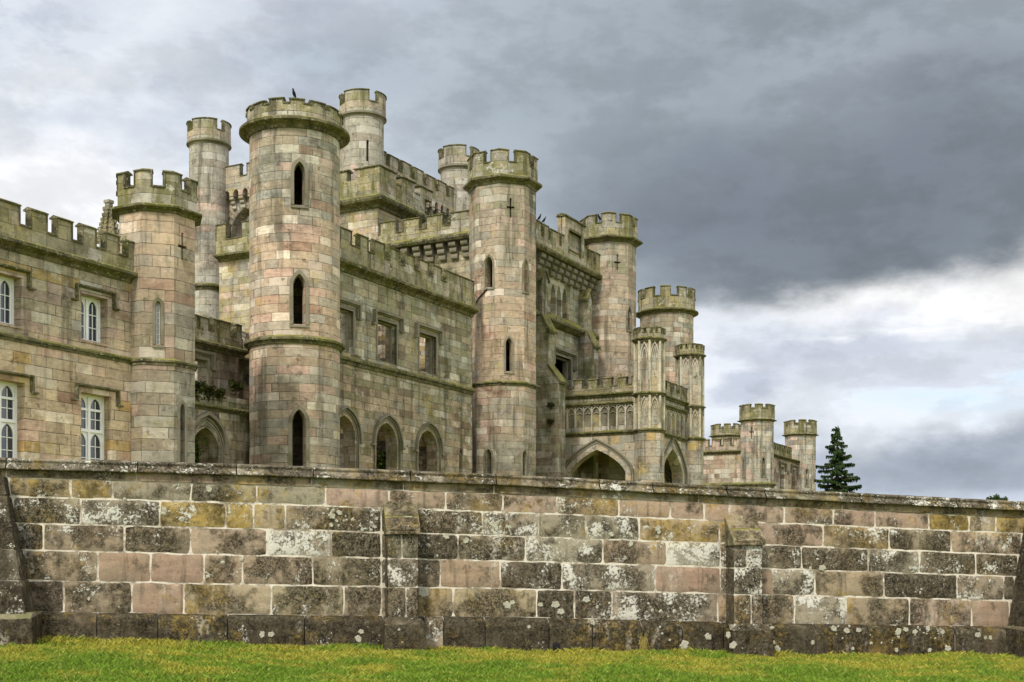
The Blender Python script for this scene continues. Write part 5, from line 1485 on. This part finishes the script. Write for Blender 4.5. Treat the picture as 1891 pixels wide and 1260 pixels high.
# ------------------------------------------------------------------ ground
def ground_z(s, wd):
    """s along the wall, wd metres in front of it"""
    b = lz('base', min(max(s, ws(-100)), ws(2000)))-.015
    d0 = 17.5
    return b*max(0., 1-wd/d0)+(-.02)*min(1, wd/d0) + (mnoise.noise(Vector((s*.35, wd*.35, 0)))*.05+mnoise.noise(Vector((s*1.6, wd*1.6, 3)))*.018)*(1 if wd < 30 else 0)
def gridmesh(name, S, Wd, fz, mat, kind='structure', label=None):
    v = []; f = []
    for w_ in Wd:
        for s in S: p = WP.P(s, w_); v.append((p.x, p.y, fz(s, w_)))
    n = len(S)
    for j in range(len(Wd)-1):
        for i in range(n-1): a = j*n+i; f.append((a, a+n, a+n+1, a+1))
    me = bpy.data.meshes.new(name); me.from_pydata(v, [], f); me.materials.append(mat); me.shade_smooth()
    o = bpy.data.objects.new(name, me); COL.objects.link(o); o['kind'] = kind
    if label: o['label'] = label
    return o
def lawn_mat(name, blades=False):
    m, g, b = new_mat(name)
    P = X(g, g.node('ShaderNodeNewGeometry').outputs['Position'])
    px, py, pz_ = g.sep(P)
    c = g.mix(g.noise(P, 3., 6, .65), (.060, .115, .010), (.20, .31, .035))
    n = g.noise(P, .9, 6, .6)*.6+g.noise(g.xyz(px*.6, py*2.4, 0.), 1.4, 5, .6)*.4
    # dry moss and thatch, thickest close to the wall foot
    k = g.m('MULTIPLY_ADD', py, WD.x, 0.)-px*WD.y          # distance across the lawn
    ks = g.step(k, 14.6, 16.9)
    th = g.step(n*1.5-.25+ks*.16+(g.noise(P, 7., 5, .7)-.5)*.35, .52, .70)
    c = g.mix(th*.8, c, g.mix(g.noise(P, 14., 5, .7), (.20, .19, .018), (.46, .39, .07)))
    c = g.mix(g.step(g.noise(P, 25., 5, .7), .40, .25)*.6, c, (.012, .02, .004))
    if blades:
        rp = X(g, g.N.new('ShaderNodeNewGeometry').outputs['Random Per Island'])
        v = rp*.9+.6; c = g.mix(1., c, g.xyz(v, v, v), 'MULTIPLY')
        c = g.mix(g.step(rp, .88, .96)*.6, c, (.42, .36, .13))
        b.inputs['Roughness'].default_value = .6
    g.put(b.inputs[0], c)
    if not blades:
        bp = g.node('ShaderNodeBump'); bp.inputs['Strength'].default_value = 1.; bp.inputs['Distance'].default_value = .04
        g.put(bp.inputs['Height'], g.noise(P, 30., 5, .7)); g.L.new(bp.outputs[0], b.inputs['Normal'])
    return m
M['lawn'] = lawn_mat('lawn_ground'); M['blade'] = lawn_mat('grass_blades', True)
S = list(np.unique(np.concatenate([np.array([-3000, -800, -200, -80, -30]), np.linspace(ws(-200), ws(2100), 110), np.array([50, 100, 250, 900, 3000])])))
S.sort()
Wd = [-.3, 0]+list(np.linspace(.12, 9, 60))+[11, 14, 18, 25, 40, 120, 600, 3000]
gridmesh('lawn', S, Wd, lambda s, w_: ground_z(s, max(w_, 0)), M['lawn'])
gridmesh('terrace_ground', S, [-9000, -3000, -900, -300, -150, -80, -40, -20, -8, -.3], lambda s, w_: GZ-.05, M['lawn'])

def grass():
    rg = np.random.default_rng(11); n1_, n2_, n3_ = 270000, 30000, 14000; n = n1_+n2_+n3_
    s = rg.uniform(ws(-60), ws(1990), n); wd = .13+6.6*rg.random(n)**.85
    # ragged tussocks over the lawn and long uncut growth along the foot of the wall
    tc_ = rg.uniform(ws(-60), ws(1990), 420); tw_ = .3+6.*rg.random(420); k_ = rg.integers(0, 420, n2_)
    s[n1_:n1_+n2_] = tc_[k_]+rg.normal(0, .09, n2_); wd[n1_:n1_+n2_] = np.abs(tw_[k_]+rg.normal(0, .09, n2_))+.15
    fc_ = rg.uniform(ws(-60), ws(1990), 150); k_ = rg.integers(0, 150, n3_); s[n1_+n2_:] = fc_[k_]+rg.normal(0, .12, n3_); wd[n1_+n2_:] = .17+np.abs(rg.normal(0, .10, n3_))
    tall = np.ones(n); tall[n1_:n1_+n2_] = rg.uniform(1.0, 1.45, n2_); tall[n1_+n2_:] = rg.uniform(.8, 1.7, n3_)
    base = W0; px = base.x+WD.x*s+WN.x*wd; py = base.y+WD.y*s+WN.y*wd
    gs = np.linspace(ws(-80), ws(2010), 160); gw = np.linspace(.1, 7, 60)
    ZG = np.array([[ground_z(a, b) for b in gw] for a in gs])
    fi = (s-gs[0])/(gs[1]-gs[0]); fj = (wd-gw[0])/(gw[1]-gw[0]); i = np.clip(fi.astype(int), 0, 158); j = np.clip(fj.astype(int), 0, 58); a = fi-i; b = fj-j
    pz = (ZG[i, j]*(1-a)+ZG[i+1, j]*a)*(1-b)+(ZG[i, j+1]*(1-a)+ZG[i+1, j+1]*a)*b
    ang = rg.uniform(0, 2*pi, n); clump = np.sin(px*3.1+np.sin(py*2.3)*2)*np.sin(py*3.7+1)+np.sin(px*7.3)*np.sin(py*6.1)*.6
    h = rg.uniform(.022, .062, n)*(1+.35*clump)*tall; hw = rg.uniform(.0018, .0038, n); lean = rg.uniform(.2, 1.3, n)*h
    la = rg.uniform(0, 2*pi, n)
    V = np.empty((n, 4, 3)); cx, cy = np.cos(ang)*hw, np.sin(ang)*hw; lx, ly = np.cos(la)*lean, np.sin(la)*lean
    V[:, 0] = np.c_[px-cx, py-cy, pz-.006]; V[:, 1] = np.c_[px+cx, py+cy, pz-.006]
    V[:, 2] = np.c_[px+cx*.7+lx*.4, py+cy*.7+ly*.4, pz+h*.65]; V[:, 3] = np.c_[px+lx, py+ly, pz+h]
    me = bpy.data.meshes.new('grass'); me.vertices.add(n*4); me.vertices.foreach_set('co', V.ravel())
    idx = np.arange(n)*4; loops = np.stack([idx, idx+1, idx+2, idx+3], 1).ravel()
    me.loops.add(n*4); me.loops.foreach_set('vertex_index', loops); me.polygons.add(n)
    me.polygons.foreach_set('loop_start', idx); me.polygons.foreach_set('loop_total', np.full(n, 4)); me.update(); me.validate()
    me.materials.append(M['blade']); o = bpy.data.objects.new('grass', me); COL.objects.link(o)
    tag(o, 'short green lawn grass with dry yellow moss along the wall foot', 'grass', kind='stuff')
grass()

# ------------------------------------------------------------------ plants
def leafball(mb, c, r, n, size, rg, squash=1., shell=.35):
    for _ in range(n):
        d = Vector((rg.gauss(0, 1), rg.gauss(0, 1), rg.gauss(0, 1))).normalized(); q = c+Vector((d.x*r, d.y*r, d.z*r*squash))*rg.uniform(shell, 1.)
        a = Vector((rg.gauss(0, 1), rg.gauss(0, 1), rg.gauss(0, .6))).normalized(); b = a.cross(Vector((rg.gauss(0, 1), rg.gauss(0, 1), rg.gauss(0, 1)))).normalized()
        s = size*rg.uniform(.6, 1.3); mb.quad([q-a*s, q-b*s*.5, q+a*s, q+b*s*.5])
def fir(px, Y, py_top, half_px, name, label):
    rg = random.Random(4); x = T(px)*Y; zt = EYE+(HY-py_top)/F*Y; z0 = GZ-.1; H = zt-z0
    root = tag(empty(name, (x, Y, z0)), label, 'tree')
    tr = MB(); tr.tube([(x, Y, z0+H*k/8) for k in range(9)], [.34*(1-k/8)+.03 for k in range(9)], 10); 
    cr = MB(); Rm = half_px/F*Y; ax = MB()
    z = z0+H*.10; zvis = EYE+(HY-908)/F*Y
    while z < zt-.25:
        f = (zt-z)/(zt-zvis+1e-6); f = min(1.25, f)
        L0 = Rm*(f**.85)*rg.uniform(.75, 1.1)+.12; nb = 6+int(3*min(1, f))
        for k in range(nb):
            a = rg.uniform(0, 2*pi); L = L0*rg.choice((.45, .65, .85, 1.0, 1.2, 1.4)); dx_, dy_ = cos(a), sin(a)
            zj = rg.uniform(-.25, .25); pts = [Vector((x+dx_*L*t, Y+dy_*L*t, z+zj - L*.30*t + L*.22*t*t*1.2)) for t in (0, .3, .6, .85, 1.)]
            tr.tube(pts, [.05, .04, .03, .015, .006], 4)
            m = max(6, int(L*15))
            for i in range(m):
                t = (i+.5)/m; 
                if t < .15: continue
                p = pts[0].lerp(pts[4], t); p.z = z+zj-L*.30*t+L*.26*t*t
                wdt = (1-t)*L*.20+.16
                for sd in (-1, 1):
                    for rep in range(2):
                        e = rg.uniform(.3, 1.)*wdt; q = p+Vector((-dy_*sd*e+dx_*e*.5, dx_*sd*e+dy_*e*.5, -e*rg.uniform(.15, .65)))
                        up = Vector((0, 0, 1)); tt = (q-p).normalized(); wv = tt.cross(up).normalized()*.045+Vector((0, 0, rg.uniform(-.03, .03)))
                        cr.quad([p-wv, p+wv, q+wv*.6, q-wv*.6]); 
                        dn = Vector((rg.uniform(-.05, .05), rg.uniform(-.05, .05), -rg.uniform(.10, .26))); cr.quad([q-tt*.10, q+tt*.05, q+dn+tt*.02, q+dn-tt*.05])
        z += rg.uniform(.22, .50)*(1 if f > .3 else .7)
    leafball(cr, Vector((x, Y, zt-.2)), .22, 40, .12, rg, 1.6)
    for k in range(30):
        z = z0+H*.3+(H*.6)*k/30; leafball(cr, Vector((x+rg.uniform(-.15, .15), Y, z)), .28*(zt-z)/H*2+.08, 9, .13, rg, 1.2)
    a = tr.build('trunk', M['bark'], root); b = cr.build('crown', M['fir'], root)
    return root
fir(1546, 105, 790, 40, 'fir_tree', 'dark tall fir tree standing alone right of the distant castle block')
def round_tree(px, Y, py_top, half, label):
    rg = random.Random(9); x = T(px)*Y; zt = EYE+(HY-py_top)/F*Y; root = tag(empty('broadleaf_tree', (x, Y, GZ)), label, 'tree')
    r = half/F*Y; tr = MB(); tr.tube([(x, Y, GZ), (x+.1, Y, zt-2*r), (x, Y, zt-r*.8)], [.35, .25, .1], 8)
    for k in range(6): a = k*1.05; tr.tube([(x, Y, zt-2*r), (x+cos(a)*r*.6, Y+sin(a)*r*.6, zt-r*.7)], [.12, .03], 5)
    cr = MB()
    for _ in range(26):
        d = Vector((rg.gauss(0, 1), rg.gauss(0, 1), rg.gauss(0, .7))).normalized()*r*rg.uniform(.3, .8)
        leafball(cr, Vector((x, Y, zt-r*.95))+Vector((d.x, d.y, d.z*.7)), r*.32, 90, .13, rg)
    tr.build('trunk', M['bark'], root); cr.build('crown', M['fir'], root)
round_tree(1842, 120, 908, 20, 'small dark bushy treetop just showing over the wall at the far right')
def shrub(name, c, r, n, size, label, group=None, mat='ivy'):
    rg = random.Random(int(c.x*100)); root = tag(empty(name, c-Vector((0, 0, r))), label, 'plant', group)
    st = MB(); lf = MB()
    for k in range(7):
        a = rg.uniform(0, 6.3); e = c+Vector((cos(a)*r*.5, sin(a)*r*.5, r*rg.uniform(0, .6))); st.tube([c-Vector((0, 0, r)), (c+e)/2-Vector((0, 0, r*.3)), e], [.03*r, .02*r, .008*r], 5)
        leafball(lf, e, r*.55, n//7, size, rg)
    leafball(lf, c, r, n//3, size, rg, 1., .2)
    st.build('stem', M['bark'], root); lf.build('foliage', M[mat], root)
# greenery growing inside the ruin, seen through the openings
c = C(u_at(367, VLL-1.6), VLL-1.6); shrub('shrub', Vector((c.x, c.y, Zp(845, c))), 1.5, 1500, .09, 'dark green shrub growing inside the left pointed archway')
c = C(u_at(704, VM-1.35), VM-1.35); shrub('shrub', Vector((c.x, c.y, Zp(862, c))), .85, 1300, .09, 'bright green bush filling the lower part of the middle pointed window')
# small plants rooted on ledges
def tuft(name, p, r, label, n=260, group=None, mat='moss'): shrub(name, p, r, n, r*.22, label, group, mat)
c = C(u_at(436, VLL-.7), VLL-.7); tuft('fern', Vector((c.x, c.y, Zp(716, c))), .32, 'green fern rooted on the parapet beside the great round tower')
for px, py, lb in ((1021, 667, 'moss'), (1021, 694, 'moss')):
    pass
c = C(u_at(1040, -D+.45), -D+.45)
for k, (px, lb) in enumerate(((1022, 'left'), (1031, 'middle'), (1040, 'right'))):
    c = C(u_at(px, -D+.2), -D+.2)
    tuft('moss_cushion', Vector((c.x, c.y, Zp(592+k*4.5, c))), .26, 'mossy cushion on the ledge under the %s one of the three lancets' % lb, 160, 'moss cushions under the lancets')
for k, (px, py, r_, lb) in enumerate(((366, 722, .42, 'leftmost'), (386, 727, .34, 'middle'), (405, 731, .28, 'rightmost'))):
    c = C(u_at(px, VLL+.12), VLL+.12); tuft('moss_cushion', Vector((c.x, c.y, Zp(py, c))), r_, 'dark hanging moss clump, %s of three on the parapet over the left archway' % lb, 240, 'moss clumps on the damp parapet')
for px, py, lb in ((1017, 751, 'upper'), (1017, 781, 'lower')):
    c = C(ua_-.08, v_at(px, ua_-.08)); tuft('wall_fern', Vector((c.x, c.y, Zp(py, c))), .26, '%s of two small green ferns on the buttress left of the porch' % lb, 150, 'ferns on the buttress')
# dry grass growing out of the wall foot
s_, z_, p_ = spot(1187, 1190, .16); rg = random.Random(2); mb = MB()
for k in range(70):
    a = rg.uniform(-.05, .05); h = rg.uniform(.10, .30); b0 = Vector(at(WP, s_+a, .15, z_+rg.uniform(-.02, .12))); e = b0+WD*rg.uniform(-.07, .07)+WN*rg.uniform(.02, .08)+Vector((0, 0, rg.uniform(-.22, .12))); mid_ = (b0+e)/2+Vector((0, 0, .04))
    wv = WD*.0035; mb.quad([b0-wv, b0+wv, mid_+wv, mid_-wv]); mb.quad([mid_-wv, mid_+wv, e])
tag(mb.build('grass_tuft', plain('dry_grass', (.30, .24, .07), .8, .4)), 'dry brown grass tuft growing out of the dark plinth', 'grass tuft')

# ------------------------------------------------------------------ birds
def bird(p, yaw, label, sc=1.):
    """a perched crow: one lofted body with tail, head, beak"""
    root = tag(empty('bird', p), label, 'bird', 'black birds perched on the battlements')
    f = Vector((cos(yaw), sin(yaw), 0)); up = Vector((0, 0, 1)); si = f.cross(up)
    prof = [(-.20, .03, .008, .03), (-.13, .07, .03, .025), (-.07, .12, .055, .055), (0, .17, .07, .075), (.05, .23, .06, .065), (.075, .28, .038, .04), (.085, .32, .042, .042), (.10, .345, .034, .032), (.125, .345, .014, .014), (.175, .335, .003, .004)]
    mb = MB(); rings = []
    for x_, z_, ry, rz in prof:
        rings.append([p+(f*x_+up*z_+si*ry*cos(2*pi*k/10)+(up*.8-f*.45)*rz*sin(2*pi*k/10))*sc for k in range(10)])
    for i in range(len(rings)-1):
        for k in range(10): mb.quad([rings[i][k], rings[i][(k+1) % 10], rings[i+1][(k+1) % 10], rings[i+1][k]])
    mb.quad(rings[0]); mb.quad(rings[-1])
    mb.build('body', M['feather'], root, weld=True, smooth=True)
    for sd in (-1, 1):
        lg = MB(); b0 = p+(si*sd*.03+up*.12)*sc; lg.tube([b0, p+(si*sd*.03+up*.0)*sc], .007*sc, 5); 
        for a in (-.4, 0, .4): lg.tube([p+(si*sd*.03+up*.006)*sc, p+(si*(sd*.03+a*.05)+f*.05+up*.004)*sc], .004*sc, 4)
        lg.build('leg', M['iron'], root)
def perch(path, px, py, off=-.15): s = path.s_at(px); p = path.P(s, off); return Vector((p.x, p.y, Zp(py, p)))
pp = P1.P(P1.s_at(543), -.10); bird(Vector((pp.x, pp.y, pz(P1, 544, 181)+.03)), -1.9, 'upright black bird on top of the great round tower', .95)
for px, yw, lb in ((996, -.6, 'left one of two black birds on the entrance block battlement'), (1004.5, -.4, 'right one of two black birds on the entrance block battlement')):
    p = EF.P(u_at(px, -D+PRJ-.1), PRJ-.1); bird(Vector((p.x, p.y, zt_e+.04)), yw, lb, 1.0)
p = P3.P(P3.s_at(1106), -.12); bird(Vector((p.x, p.y, pz(P3, 1120, 409)+.10)), -2.6, 'hunched black bird in a gap of the octagonal tower battlement', 1.2)

# ------------------------------------------------------------------ fittings
# floodlight and cable beside the great round tower
c = C(u_at(458, VL-1.1), VL-1.0); zl0 = Zp(703, c); base = Vector((c.x, c.y, zl0))
root = tag(empty('floodlight', base), 'small black floodlight hung on the damp wall beside the great round tower', 'lamp')
mb = MB(); d_ = (N-A*.6).normalized(); sd_ = d_.cross(Vector((0, 0, 1)))
mb.box(base+d_*.12, sd_*.17, d_*.12+Vector((0, 0, -.05)), (0, 0, .20)); mb.box(base+d_*.27+Vector((0, 0, .2)), sd_*.2, d_*.1, (0, 0, .02)); mb.build('housing', M['iron'], root)
mb = MB(); mb.box(base+Vector((0, 0, .05)), sd_*.22, d_*.04, (0, 0, .03)); mb.tube([base-d_*.3, base+d_*.05], .03, 6); mb.build('bracket', M['iron'], root)
mb = MB(); mb.tube([base+Vector((0, 0, .1)), base+Vector((.02, 0, 1.)), base+Vector((0, 0, 2.6))], .025, 6); mb.build('cable', M['lead'], root)
# loose cable on the octagonal tower
pts = []
for px, py in ((901, 533), (894, 541), (886, 550), (880, 560), (874, 572)):
    s = P2.s_at(px); p = P2.P(s, .06); pts.append((p.x, p.y, Zp(py, p)))
tag(MB.build.__get__((lambda m_: (m_.tube(pts, .035, 6), m_)[1])(MB()))('cable', M['iron'], T2), None, None)
